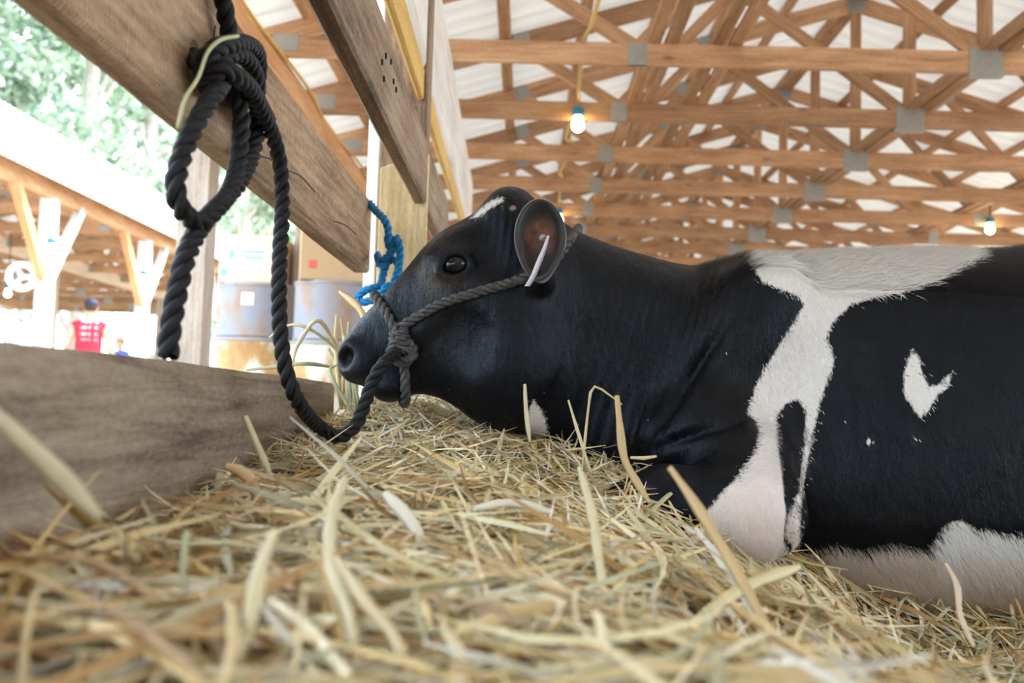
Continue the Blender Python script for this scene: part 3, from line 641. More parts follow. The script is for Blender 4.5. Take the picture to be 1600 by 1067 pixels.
# ears: a cupped blade with an open front
def earmat():
    m, nt, b = newmat('ear_skin'); a = nd(nt, 'ShaderNodeAttribute', attribute_name='inner').outputs['Fac']; v = objco(nt, (1, 1, 1), False)
    n = nd(nt, 'ShaderNodeTexNoise', {'Vector': v, 'Scale': 45.0, 'Detail': 6.0}); inn = ramp(nt, n.outputs[0], [(0.35, (0.05, 0.014, 0.005)), (0.6, (0.22, 0.075, 0.024)), (0.8, (0.36, 0.16, 0.06))]).outputs[0]
    c = mixc(nt, a, (0.012, 0.012, 0.016), inn); nt.links.new(c, b.inputs['Base Color']); b.inputs['Roughness'].default_value = 0.5; b.inputs['Sheen Weight'].default_value = 0.3
    bump(nt, b, n.outputs[0], 0.5, 0.004); return m
M['ear'] = earmat()
def make_ear(mirror):
    # rim outline seen from the front (px), from the notch at the base round the tip and back
    rim = [(838, 432), (824, 418), (815, 395), (811, 368), (815, 343), (826, 325), (842, 317), (858, 322), (870, 338), (877, 362), (875, 388), (865, 410), (852, 428)]
    dep = [d_-0.014 for d_ in [-.135, -.135, -.13, -.125, -.12, -.115, -.112, -.112, -.115, -.12, -.13, -.135, -.137]]
    R = catmull([PY(x, y, YH+d) for (x, y), d in zip(rim, dep)], 0.004, True); R, _ = resample(np.vstack([R, R[:1]]), 0.004); R = R[:-1]
    c0 = np.array(PY(842, 395, YH-0.104)); cen = R.mean(0); nr_ = 14
    V = []; inn = []
    for k in range(nr_+1):
        t = k/nr_; 
        deep = math.sqrt(max(0, 1-t*t)); P = cen+(R-cen)*t; P = P+(c0-cen)*deep*(1+0.12*np.sin(np.arange(len(R))/len(R)*2*PI*3)[:, None]*t)
        P[:, 0] += 0.010*deep*(1-deep)
        V.append(P); inn.append(np.full(len(R), max(0, min(1, (0.9-t)/0.25))))
    # rolled lip and the outer shell
    outd = (R-cen); outd /= np.linalg.norm(outd, axis=1)[:, None]
    V.append(R+outd*0.005+np.array([0, -0.004, 0])); inn.append(np.zeros(len(R))); V.append(R+outd*0.009+np.array([0, 0.001, 0])); inn.append(np.zeros(len(R)))
    for k in range(10, -1, -1):
        t = k/10; deep = math.sqrt(max(0, 1-t*t)); P = cen+(R-cen)*t*1.07+(c0-cen)*deep*1.15+np.array([0.006, 0.012, 0])*(1 if k < 10 else 0.5); V.append(P); inn.append(np.zeros(len(R)))
    m = len(R); n = len(V); V = np.vstack(V); inn = np.concatenate(inn); zl, zh = R[:, 2].min(), R[:, 2].max(); inn = inn*np.clip((V[:, 2]-zl-0.28*(zh-zl))/(0.3*(zh-zl)), 0.08, 1)
    i = np.arange(n-1)[:, None]; j = np.arange(m)[None]; F = np.stack([i*m+j, i*m+(j+1) % m, (i+1)*m+(j+1) % m, (i+1)*m+j], -1).reshape(-1, 4)
    if mirror: V = V.copy(); V[:, 1] = 2*YH-V[:, 1]; F = F[:, ::-1]
    me = np_mesh('ear', V-base, F); a = me.attributes.new('inner', 'FLOAT', 'POINT'); a.data.foreach_set('value', inn.astype(np.float32))
    return link('ear', me, M['ear'], cow)
ear = make_ear(False); make_ear(True)
M['tag'] = plain('tag_plastic', (0.62, 0.58, 0.66), 0.4, 0, 20, 0.1)
tp = [PY(857, 368, YH-0.138), PY(852, 385, YH-0.155), PY(842, 410, YH-0.172), PY(833, 432, YH-0.180), PY(824, 447, YH-0.184)]
C = catmull(tp, 0.005); side = np.array([0.35, 0.9, 0.1]); side /= np.linalg.norm(side); wd = np.interp(np.linspace(0, 1, len(C)), [0, 0.25, 0.5, 1], [0.004, 0.007, 0.010, 0.010])
tV = np.vstack([C+side*wd[:, None]+np.array([d, 0, 0]) for d in (-0.0012, 0.0012)]+[C-side*wd[:, None]+np.array([d, 0, 0]) for d in (-0.0012, 0.0012)]); m = len(C); i = np.arange(m-1)
tF = np.vstack([np.stack([a*m+i, b*m+i, b*m+i+1, a*m+i+1], 1) for a, b in ((0, 1), (1, 3), (3, 2), (2, 0))])
et = tag(link('ear_tag', np_mesh('ear_tag', tV, tF, False), M['tag']), 'pale plastic ear tag hanging edge-on from the cow ear', 'ear tag')
o = lathe('stud', [(0.0, -0.004), (0.006, -0.004), (0.0075, 0), (0.005, 0.006), (0.0, 0.008)], M['plate'], et, 12, PY(848, 372, YH-0.130), False); o.rotation_euler = (PI/2, 0, 0)

# coat hair: short all over, longer on withers, belly and poll
def make_hair():
    tri = np.vstack([cQ[:, [0, 1, 2]], cQ[:, [0, 2, 3]]]); A = np.linalg.norm(np.cross(cV[tri[:, 1]]-cV[tri[:, 0]], cV[tri[:, 2]]-cV[tri[:, 0]]), axis=1)/2
    cen = cV[tri].mean(1); cp = project(cen); nn = cN[tri[:, 0]]
    wgt = A.copy(); vis = (cp[:, 0] > 480) & (cp[:, 0] < 1700) & (nn[:, 1] < 0.5); wgt = wgt*np.where(vis, 1.0, 0.12)
    longm = ((cp[:, 1] > 815) & (cp[:, 0] > 1262)) | ((nn[:, 2] > 0.55) & (cp[:, 0] > 1090) & (cp[:, 0] < 1600)); wgt = wgt*np.where(longm, 3.0, 1.0)*np.where(cp[:, 0] < 660, 0.45, 1.0)
    n = 170000; f = rng.choice(len(tri), n, p=wgt/wgt.sum()); b1 = rng.random(n); b2 = rng.random(n); fl_ = b1+b2 > 1; b1[fl_] = 1-b1[fl_]; b2[fl_] = 1-b2[fl_]; b0 = 1-b1-b2
    W3 = np.stack([b0, b1, b2], 1); T = tri[f]; P = (cV[T]*W3[..., None]).sum(1); Nn = (cN[T]*W3[..., None]).sum(1); Nn /= np.linalg.norm(Nn, axis=1)[:, None]
    mixa = lambda a: (a[T]*W3).sum(1)
    ct, pk, bl = mixa(coat), mixa(pink), mixa(belly); p2 = project(P); isw = (ct+rng.normal(0, 0.28, n)) > 0
    keep = ~((p2[:, 0] < 575) & (p2[:, 1] > 530)) & (np.hypot(p2[:, 0]-711, p2[:, 1]-412) > 25)
    L = np.full(n, 0.0065); L *= rng.uniform(0.6, 1.3, n)
    ridge = (Nn[:, 2] > 0.5) & (p2[:, 1] < 480) & (p2[:, 0] > 1080) & (p2[:, 0] < 1620); L = np.where(ridge, rng.uniform(0.012, 0.034, n), L)
    bz = np.clip((p2[:, 1]-800)/90, 0, 1)*(p2[:, 0] > 1268); L = np.where(bz > 0, L+bz*rng.uniform(0.014, 0.040, n), L)
    L = np.where((p2[:, 0] < 900), L*0.65, L)*np.where(pk > 0.4, 0.5, 1)
    flow = np.stack([np.full(n, 0.55), np.full(n, -0.05), np.full(n, -0.75)], 1); flow[p2[:, 0] < 880] = (0.8, 0, 0.35)
    up = (Nn[:, 2] > 0.55); flow[up] = (1.0, -0.15, 0.1)
    flow = flow+rng.normal(0, 0.22, (n, 3)); flow -= Nn*(flow*Nn).sum(1)[:, None]; flow /= np.linalg.norm(flow, axis=1)[:, None]+1e-9
    lift = rng.uniform(0.06, 0.30, n)+np.where(ridge, 0.30, 0)+bz*0.20
    D = flow+Nn*lift[:, None]; D /= np.linalg.norm(D, axis=1)[:, None]; sd_ = np.cross(D, Nn); sd_ /= np.linalg.norm(sd_, axis=1)[:, None]+1e-9
    wd = np.where(isw, 0.0010, 0.0008)*rng.uniform(0.7, 1.3, n)
    mid = P+D*(L*0.55)[:, None]; tip = P+D*L[:, None]+np.array([0, 0, -1])*(L*0.12)[:, None]
    V = np.stack([P-sd_*wd[:, None]*.5, P+sd_*wd[:, None]*.5, mid+sd_*wd[:, None]*.4, mid-sd_*wd[:, None]*.4, tip], 1)[keep]; k = len(V)
    i = np.arange(k)[:, None]*5; F = np.vstack([i+np.array([0, 1, 2]), i+np.array([0, 2, 3]), i+np.array([3, 2, 4])])
    me = np_mesh('coat_hair', V.reshape(-1, 3)-base, F)
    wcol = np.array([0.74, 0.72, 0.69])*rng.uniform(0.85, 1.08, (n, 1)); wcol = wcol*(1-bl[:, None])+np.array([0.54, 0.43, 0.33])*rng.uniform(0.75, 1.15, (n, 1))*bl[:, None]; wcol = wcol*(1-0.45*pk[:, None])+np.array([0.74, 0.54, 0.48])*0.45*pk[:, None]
    bcol = np.where(rng.random((n, 1)) < 0.25, np.array([0.010, 0.007, 0.006]), np.array([0.003, 0.0035, 0.006]))*rng.uniform(0.7, 1.5, (n, 1))
    col = np.where(isw[:, None], wcol, bcol)[keep]; at = me.attributes.new('tint', 'FLOAT_COLOR', 'POINT'); at.data.foreach_set('color', np.repeat(np.c_[col, np.ones(k)], 5, 0).astype(np.float32).ravel())
    nn5 = np.repeat((Nn*0.9+D*0.25)[keep], 5, 0); nn5 /= np.linalg.norm(nn5, axis=1)[:, None]
    me.normals_split_custom_set_from_vertices([tuple(v) for v in nn5])
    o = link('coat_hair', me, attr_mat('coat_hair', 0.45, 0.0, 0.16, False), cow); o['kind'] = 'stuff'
make_hair()

# ================================================================== stall timbers
XB = -0.43                     # inner face of the planked side
def rough_board(name, x0, x1, y0, y1, z0, z1, mat, seed=1, amp=0.004, n=90, ends=None):
    """sawn board along Y with wavy edges; local x runs along its length"""
    if ends: y0, y1 = 0, (ends[1]-ends[0]).length
    L = y1-y0; rr = np.random.default_rng(seed); s = np.linspace(0, L, n)
    def wav(): return sum(rr.uniform(-1, 1)*amp/(k**0.7)*np.sin(s*k*2.1/1.0+rr.uniform(0, 6)) for k in (1, 2, 4, 7, 13))*0.6
    zt, zb = wav(), wav(); H = z1-z0; T = x1-x0; ring = []
    zs = [0, 0.035, 0.25, 0.5, 0.75, 0.965, 1]
    P = [(0.0, t) for t in zs]+[(1.0, t) for t in zs[::-1]]
    V = np.zeros((n, len(P), 3))
    for j, (a, t) in enumerate(P):
        xx = a*T; 
        if t in (0, 1): xx += (0.006 if a == 0 else -0.006)
        V[:, j, 0] = s-L/2; V[:, j, 1] = -(xx-T/2); V[:, j, 2] = (t-0.5)*H + zt*t+zb*(1-t)
    m = len(P); i = np.arange(n-1)[:, None]; j = np.arange(m)[None]; F = np.stack([i*m+j, i*m+(j+1) % m, (i+1)*m+(j+1) % m, (i+1)*m+j], -1).reshape(-1, 4)
    bm = bmesh.new(); bv = [bm.verts.new(v) for v in V.reshape(-1, 3)]
    for f in F: bm.faces.new([bv[k] for k in f[::-1]])
    bm.faces.new([bv[k] for k in range(m)]); bm.faces.new([bv[(n-1)*m+k] for k in range(m-1, -1, -1)])
    bmesh.ops.recalc_face_normals(bm, faces=bm.faces[:])
    me = bm_mesh(name, bm); o = link(name, me, mat, None, ((x0+x1)/2, (y0+y1)/2, (z0+z1)/2), (0, 0, PI/2))
    if ends:
        X = (ends[1]-ends[0]).normalized(); Z = (Vector((0, 0, 1))-X*X.z).normalized(); Y = Z.cross(X); mm = Matrix((X, Y, Z)).transposed().to_4x4(); mm.translation = (ends[0]+ends[1])/2; o.matrix_basis = mm
    return o
ob = rough_board('oak_beam', XB-0.045, XB, 0.15, 2.66, ZC+0.350, ZC+0.545, M['oak'], 3, 0.006)
bpy.context.view_layer.update()
for cr in ([(404, 243), (425, 250), (450, 266), (470, 276), (492, 300)], [(336, 40), (333, 58), (331, 72)], [(520, 345), (540, 352), (556, 366)]):
    Vc, Fc = tube_np(catmull([PXx(a, b, XB) for a, b in cr], 0.01), 0.0016, 5); mi = np.array(ob.matrix_basis.inverted()); Vc = Vc @ mi[:3, :3].T + mi[:3, 3]; link('crack', clean_mesh(np_mesh('crack', Vc, Fc)), M['dark'], ob)
tag(ob, 'thick rough-sawn oak beam that the black rope is tied through', 'beam')
hc = PXx(304, 88, XB)          # bored rope hole
bm = bmesh.new(); bmesh.ops.create_cone(bm, segments=20, radius1=0.021, radius2=0.021, depth=0.2, cap_ends=True)
hme = bm_mesh('hole_cutter', bm); hob = link('hole_cutter', hme, None, None, hc, (0, PI/2, 0))
bpy.context.view_layer.update()
md = ob.modifiers.new('hole', 'BOOLEAN'); md.object = hob; md.operation = 'DIFFERENCE'; md.solver = 'EXACT'
dg = bpy.context.evaluated_depsgraph_get(); nm = bpy.data.meshes.new_from_object(ob.evaluated_get(dg)); ob.modifiers.clear(); ob.data = nm
bpy.data.objects.remove(hob)
tag(rough_board('side_plank', XB-0.045, XB, 0.12, 2.24, ZC-0.245, ZC+0.043, M['oak_old'], 5, 0.004), 'wide weathered plank rising from the straw at lower left', 'plank')
tag(rough_board('side_plank', XB-0.045, XB, 0.12, 2.24, ZC-0.45, ZC-0.250, M['oak_old'], 6, 0.003), 'lower weathered plank buried in the straw beneath the wide plank', 'plank')
RA, RB = PY(540, 0, 1.55), PY(692, 352, 3.6); WA, WB = PY(655, -40, 2.64), PY(735, 327, 7.7)
tag(rough_board('stall_rail', -0.335, -0.297, 0, 1, 0, 0.17, M['rail'], 8, 0.005, ends=(RA+(RA-RB)*0.55, RB)), 'slanting brown rail crossing in front of the stall post', 'rail')
tag(rough_board('yellow_rail', -0.318, -0.30, 0, 1, 0, 0.088, M['yellow_wood'], 9, 0.002, ends=(WA+(WA-WB)*0.5+Vector((0, 0, -0.262)), WB+Vector((0, 0, -0.262)))), 'narrow yellow rail beside the white plank overhead', 'rail')
tag(rough_board('white_plank', -0.33, -0.305, 0, 1, 0, 0.42, M['white_wood'], 10, 0.006, ends=(WA+(WA-WB)*0.5, WB)), 'rough white plank overhead beside the yellow rail', 'plank')
sp_ = empty('stall_post', 'square stall post with treated pine facing at the oak beam end', 'post', (-0.372, 2.82, 0))
beam('post', (0.0, 0.06, 0), (0.0, 0.06, 2.55), 0.13, 0.12, M['rail'], sp_, up=(0, 1, 0))
fc = box_mesh('facing', 0.90, 0.135, 0.038, 0.004); bm = bmesh.new(); bm.from_mesh(fc)
for v in bm.verts:
    if v.co.x > 0.4: v.co.x += (v.co.y)*0.35
fc2 = bm_mesh('facing', bm); beam('facing', (0.012, -0.03, ZC-0.21), (0.012, -0.03, ZC+0.69), 0.135, 0.038, M['treated'], sp_, up=(0, 1, 0), me=fc2)
beam('white_strip', (-0.083, 0.03, 0.0), (-0.083, 0.03, 2.55), 0.035, 0.06, M['white_metal'], sp_, up=(0, 1, 0))  # white strip down the left side of the post
for q in ((602, 87), (596, 97), (610, 96), (599, 123), (614, 127), (618, 140)):
    p = PXx(q[0], q[1], -0.262); o = lathe('nail_head', [(0, 0.003), (0.005, 0.003), (0.006, 0.0), (0.0, 0.0)], M['dark'], None, 10, None); o.name = 'nail_head'
    rail = bpy.data.objects['stall_rail']; o.parent = rail; o.matrix_local = rail.matrix_basis.inverted() @ Matrix.Translation(p) @ Matrix.Rotation(PI/2, 4, 'Y')

# ================================================================== ropes
RR = 0.0118
def BX(px, py, off): return PXx(px, py, XB+off)
lead = empty('lead_rope', 'thick black twisted rope knotted on the oak beam and led to the halter', 'rope', (0, 0, 0))
def rp(name, pts, r, mat, parent, **k): return link(name, rope_mesh(name, pts, r, **k), mat, parent)
rp('upper_end', [BX(342, -60, .022), BX(346, -20, .022), BX(351, 15, .022), BX(356, 42, .022), BX(362, 70, .025)], RR*1.05, M['black_rope'], lead)
rp('knot_turn', [BX(302, 80, -.035), BX(305, 92, .004), BX(316, 104, .026), BX(340, 96, .040), BX(368, 84, .045), BX(390, 98, .045), BX(402, 130, .042), BX(398, 152, .030), BX(372, 158, .016), BX(340, 148, .014), BX(320, 130, .020)], RR, M['black_rope'], lead)
rp('knot_turn', [BX(313, 118, .020), BX(326, 84, .036), BX(352, 70, .048), BX(384, 68, .048), BX(402, 84, .040), BX(404, 118, .030), BX(392, 142, .016), BX(370, 140, .014)], RR, M['black_rope'], lead)
rp('knot_turn', [BX(318, 138, .024), BX(330, 118, .038), BX(348, 108, .052), BX(368, 118, .060), BX(388, 134, .060), BX(404, 160, .050), BX(420, 190, .040)], RR, M['black_rope'], lead)
rp('slip_loop', [BX(352, 120, .030), BX(340, 140, .046), BX(322, 165, .046), BX(300, 205, .042), BX(282, 250, .040), BX(274, 290, .040), BX(280, 322, .042), BX(298, 342, .046), BX(316, 346, .052), BX(338, 326, .056), BX(358, 300, .050), BX(370, 262, .046), BX(376, 215, .044), BX(376, 172, .040), BX(364, 140, .030)], RR, M['black_rope'], lead)
rp('tail', [BX(385, 130, .030), BX(398, 165, .030), BX(402, 200, .030), BX(396, 235, .032), BX(386, 262, .036), BX(370, 290, .038), BX(346, 316, .038), BX(324, 340, .040), BX(306, 366, .046), BX(290, 402, .048), BX(279, 445, .048), BX(270, 490, .048), BX(265, 525, .048), BX(262, 558, .048)], RR*1.02, M['black_rope'], lead)
ld = [BX(398, 150, .055), BX(412, 180, .050), BX(428, 218, .048), BX(438, 262, .05), BX(441, 320, .055), BX(438, 390, .06), BX(436, 450, .065), BX(438, 520, .07), BX(447, 580, .08), BX(468, 632, .095)]
ld += [PY(500, 668, 1.62), PY(530, 682, 1.64), PY(555, 665, 1.66), PY(570, 632, 1.68), PY(582, 596, 1.70), PY(600, 568, 1.715)]
ck = on_cow(626, 548, 0.016); ld.append(ck)
rp('lead_line', ld, RR, M['black_rope'], lead)
halter = empty('rope_halter', 'charcoal twisted rope halter around the cow head', 'halter', (0, 0, 0)); HR = 0.0094
def cw(pts, off=HR*0.75): return [on_cow(x, y, off) for x, y in pts]
g = M['grey_rope']
nb = cw([(598, 478), (606, 492), (615, 508), (621, 522), (624, 540)])
far = [hp(578, 490, 0.035), hp(590, 470, 0.0)+Vector((-0.004, 0, 0.006))]
nb[0] = hp(595, 470, -0.03)+Vector((-0.004, -0.004, 0.004))
rp('noseband', [hp(612, 500, 0.068), hp(600, 480, 0.05), hp(592, 468, 0.012)+Vector((-0.006, 0, 0.006)), hp(592, 470, -0.022)+Vector((-0.006, -0.003, 0.005)), *cw([(604, 490), (612, 506), (620, 524), (625, 545)])], HR, g, halter)
chk = cw([(624, 512), (650, 496), (690, 474), (740, 458), (790, 444), (830, 430), (858, 414)]) + [on_cow(876, 396, 0.010), on_cow(890, 376, 0.010)]
t_ = PY(900, 362, YN-0.03); chk += [t_, PY(904, 357, YN+0.02), PY(897, 375, YN+0.09)]
rp('cheek_strap', chk, HR, g, halter)
rp('chin_strap', cw([(627, 548), (631, 570), (633, 590)])+[on_cow(633, 606, 0.008), hp(634, 622, -0.040), hp(632, 630, -0.015), hp(630, 626, 0.03)], HR, g, halter)
k0 = on_cow(622, 516, 0.012)
for j, (dy, rad) in enumerate(((0.0, 0.012), (0.010, 0.013), (0.021, 0.012))):
    c = k0+Vector((0.002+0.001*j, -0.001, -dy-0.004)); pts = [c+Vector((rad*math.cos(a), rad*0.7*math.sin(a)-0.002, 0.004*math.sin(a*1.0+0.6))) for a in np.linspace(0, 2*PI*1.05, 14)]
    rp('wrap', pts, HR*0.72, g, halter)
k1 = on_cow(629, 550, 0.016); pts = [k1+Vector((0.021*math.cos(a), -0.006+0.006*math.sin(2*a), 0.019*math.sin(a))) for a in np.linspace(-0.6, 2*PI*0.98, 20)]
rp('knot', pts, HR*0.9, g, halter)
pts = [k1+Vector((0.017*math.cos(a)+0.003, -0.011+0.005*math.cos(2*a), -0.006+0.009*math.sin(a))) for a in np.linspace(0.3, 2*PI*1.0, 18)]
rp('knot', pts, HR*0.8, g, halter)
blue = empty('blue_rope', 'bright blue rope tied around the end of the oak beam', 'rope', (0, 0, 0)); BRr = 0.0105
def B(px, py, y): return PY(px, py, y)
bl_ = M['blue_rope']; YB = 2.56
rp('strand', [B(578, 318, 2.62), B(588, 330, YB+.03), B(600, 342, YB), B(607, 360, YB-.01), B(606, 378, YB-.01), B(612, 392, YB)], BRr, bl_, blue)
rp('strand', [B(590, 398, YB+.07), B(593, 408, YB+.02), B(604, 402, YB-.02), B(614, 388, YB-.04), B(618, 372, YB-.04), B(623, 378, YB-.05), B(625, 400, YB-.05), B(621, 425, YB-.05), B(614, 450, YB-.04), B(622, 462, YB)], BRr, bl_, blue)
rp('strand', [B(592, 412, YB), B(602, 414, YB-.02), B(612, 404, YB-.01), B(622, 412, YB-.02), B(624, 428, YB), B(632, 442, YB+.03), B(640, 456, YB+.06)], BRr, bl_, blue)
rp('loop', [B(606, 400, YB), B(600, 424, YB-.01), B(594, 446, YB-.03), B(584, 450, YB-.04), B(570, 454, YB-.04), B(559, 465, YB-.03), B(566, 472, YB-.04), B(582, 468, YB-.05), B(595, 458, YB-.06), B(606, 452, YB-.06), B(612, 466, YB-.05)], BRr, bl_, blue)
rp('loop', [B(594, 470, YB-.03), B(598, 455, YB-.07), B(608, 446, YB-.07), B(616, 458, YB-.05), B(606, 472, YB-.04)], BRr, bl_, blue)
strand_ = [BX(372, 56, .075), BX(345, 62, .078), BX(324, 82, .075), BX(310, 120, .070), BX(290, 152, .065), BX(283, 175, .065), BX(278, 200, .060)]

# ================================================================== drums and boxes outside the left eave
def drummat(name, kind):
    m, nt, b = newmat(name); v = objco(nt, (1, 1, 0.6)); n = nd(nt, 'ShaderNodeTexNoise', {'Vector': v, 'Scale': 3.0, 'Detail': 8.0, 'Roughness': 0.65})
    if kind == 'blue': st = [(0.30, (0.20, 0.23, 0.31)), (0.48, (0.26, 0.27, 0.32)), (0.56, (0.30, 0.22, 0.17)), (0.68, (0.25, 0.13, 0.07))]
    else: st = [(0.30, (0.60, 0.59, 0.56)), (0.51, (0.55, 0.51, 0.44)), (0.57, (0.46, 0.27, 0.10)), (0.72, (0.32, 0.13, 0.04))]
    nt.links.new(ramp(nt, n.outputs[0], st).outputs[0], b.inputs['Base Color']); b.inputs['Roughness'].default_value = 0.6; bump(nt, b, n.outputs[0], 0.2, 0.01); return m
M['drum_b'] = drummat('rusty_blue_grey', 'blue'); M['drum_w'] = drummat('rusty_white', 'white')
M['label'] = plain('paper_label', (0.86, 0.85, 0.82), 0.7, 0, 20, 0.05)
M['drum_top'] = plain('drum_lid', (0.30, 0.28, 0.27), 0.6, 0.2, 10, 0.2)
def drum(x, y, z0, h, r, mat, label, lab=False, seam=True):
    d = empty('steel_drum', label, 'drum', (x, y, z0), 'rusty drums beyond the planks')
    pr = [(r*0.96, 0.0), (r*1.015, 0.006), (r*1.015, 0.022), (r, 0.03)]
    if h > 0.6: pr += [(r, h*0.33-0.03), (r*1.03, h*0.33), (r, h*0.33+0.03), (r, h*0.66-0.03), (r*1.03, h*0.66), (r, h*0.66+0.03)]
    else: pr += [(r, 0.05), (r, h*0.5)]
    pr += [(r, h-0.03)]
    sh = lathe('shell', pr, mat, d, 40)
    lathe('rim', [(r, h-0.03), (r*1.02, h-0.022), (r*1.02, h-0.004), (r*0.99, h), (r*0.96, h-0.006), (r*0.95, h-0.02)], M['drum_top'], d, 40)
    lathe('lid', [(r*0.96, h-0.02), (r*0.5, h-0.018), (0.0, h-0.018)], M['drum_top'], d, 40)
    if lab:
        a = np.linspace(-1.75, -1.45, 9)+0.02; V = np.vstack([np.stack([(r+0.003)*np.cos(a), (r+0.003)*np.sin(a), np.full(9, z)], 1) for z in (h*0.58, h*0.80)]); i = np.arange(8)
        link('paper_label', np_mesh('paper_label', V, np.stack([i, i+1, i+10, i+9], 1)), M['label'], sh)
    return d
d1x, d1y = PY(403, 500, 7.2).x, 7.2; d2x, d2y = PY(522, 500, 6.9).x, 6.9
zb1 = PY(400, 527, 7.2-0.29).z; zt1 = PY(400, 440, 7.2-0.29).z; zb2 = PY(520, 532, 6.9-0.29).z; zt2 = PY(520, 436, 6.9-0.29).z
drum(d1x, d1y, 0, zb1, 0.315, M['drum_w'], 'white rust-streaked drum under the labelled blue-grey drum')
drum(d1x, d1y, zb1, zt1-zb1, 0.285, M['drum_b'], 'blue-grey drum with a white paper label, left of the black lead rope', True)
drum(d2x, d2y, 0, zb2, 0.30, M['drum_w'], 'white rusty drum right of the lead rope, below the plain blue drum')
drum(d2x, d2y, zb2, zt2-zb2, 0.275, M['drum_b'], 'plain blue-grey drum beside the cow nose, without a label')
def cardmat():
    m, nt, b = newmat('cardboard'); v = objco(nt); n = nd(nt, 'ShaderNodeTexNoise', {'Vector': v, 'Scale': 5.0, 'Detail': 4.0}); nt.links.new(mixc(nt, n.outputs[0], (0.44, 0.29, 0.15), (0.52, 0.36, 0.21)), b.inputs['Base Color']); b.inputs['Roughness'].default_value = 0.8; return m
M['card'] = cardmat(); M['ink_b'] = plain('blue_print', (0.20, 0.42, 0.60), 0.8); M['ink_r'] = plain('red_print', (0.60, 0.12, 0.10), 0.8); M['tape'] = plain('pale_tape', (0.76, 0.70, 0.60), 0.35)
M['card_pale'] = plain('pale_carton', (0.56, 0.49, 0.40), 0.8, 0, 4, 0.1)
def carton(c, sx, sy, sz, rz, label, prints, mat):
    b = empty('cardboard_box', label, 'box', c, 'cardboard boxes on the drums', rz=rz)
    sp = [link('side_panel', box_mesh('side_panel', sx, 0.006, sz, 0.001), mat, b, (0, s*(sy/2-0.003), sz/2)) for s in (-1, 1)]
    ep = [link('end_panel', box_mesh('end_panel', 0.006, sy-0.012, sz, 0.001), M['card'], b, (s*(sx/2-0.003), 0, sz/2)) for s in (-1, 1)]
    link('bottom_panel', box_mesh('bottom_panel', sx-0.012, sy-0.012, 0.006, 0), M['card'], b, (0, 0, 0.004))
    for s in (-1, 1): link('top_flap', box_mesh('top_flap', sx-0.002, sy/2-0.003, 0.006, 0.001), M['card'], b, (0, s*sy/4, sz+0.003))
    link('tape', box_mesh('tape', sx, 0.05, 0.002, 0), M['tape'], b, (0, 0, sz+0.007))
    for (fx_, fz_, w_, h_, mm, face) in prints:
        if face == 'f': link('printed_mark', box_mesh('printed_mark', w_, 0.002, h_, 0), mm, sp[0], (fx_, -0.004, fz_-sz/2))
        else: link('printed_mark', box_mesh('printed_mark', 0.002, w_, h_, 0), mm, ep[1], (0.004, fx_, fz_-sz/2))
carton((d1x-0.02, d1y, zt1+0.001), 0.42, 0.44, 0.34, -0.05, 'pale cardboard box with blue marks on the labelled drum', [(-0.12, 0.20, 0.03, 0.05, M['ink_b'], 'f'), (-0.17, 0.07, 0.04, 0.05, M['ink_b'], 'f'), (-0.16, 0.07, 0.05, 0.06, M['ink_b'], 'e'), (0.04, 0.22, 0.16, 0.015, M['ink_b'], 'f'), (0.04, 0.18, 0.12, 0.015, M['ink_b'], 'f')], M['card_pale'])
carton((d2x+0.0, d2y, zt2+0.001), 0.50, 0.46, 0.36, 0.25, 'tan cardboard box with a red mark on the unlabelled drum', [(-0.17, 0.10, 0.055, 0.055, M['ink_r'], 'f')], M['card'])

# ================================================================== people in the next barn
M['skin'] = plain('skin', (0.62, 0.38, 0.27), 0.5, 0, 10, 0.08); M['hair'] = plain('brown_hair', (0.05, 0.03, 0.02), 0.7)
def shirtmat(name, col, ink, rows):
    m, nt, b = newmat(name); tc = nd(nt, 'ShaderNodeTexCoord'); sx = nd(nt, 'ShaderNodeSeparateXYZ', {0: tc.outputs['Object']})
    mp = nd(nt, 'ShaderNodeMapping', {'Vector': tc.outputs['Object'], 'Scale': (40, 2, 1)}); n = nd(nt, 'ShaderNodeTexNoise', {'Vector': mp.outputs[0], 'Scale': 1.0, 'Detail': 1.0})
    row = math_(nt, 'GREATER_THAN', math_(nt, 'SINE', math_(nt, 'MULTIPLY', sx.outputs['Z'], 80.0)), 0.1); z0 = math_(nt, 'GREATER_THAN', sx.outputs['Z'], rows[0]); z1 = math_(nt, 'LESS_THAN', sx.outputs['Z'], rows[1])
    xin = math_(nt, 'LESS_THAN', math_(nt, 'ABSOLUTE', sx.outputs['X']), 0.11); bk = math_(nt, 'LESS_THAN', sx.outputs['Y'], 0.0)
    f = math_(nt, 'MULTIPLY', math_(nt, 'MULTIPLY', math_(nt, 'MULTIPLY', row, z0), math_(nt, 'MULTIPLY', z1, xin)), math_(nt, 'MULTIPLY', bk, math_(nt, 'GREATER_THAN', n.outputs[0], 0.46)))
    nt.links.new(mixc(nt, f, col, ink), b.inputs['Base Color']); b.inputs['Roughness'].default_value = 0.8; return m
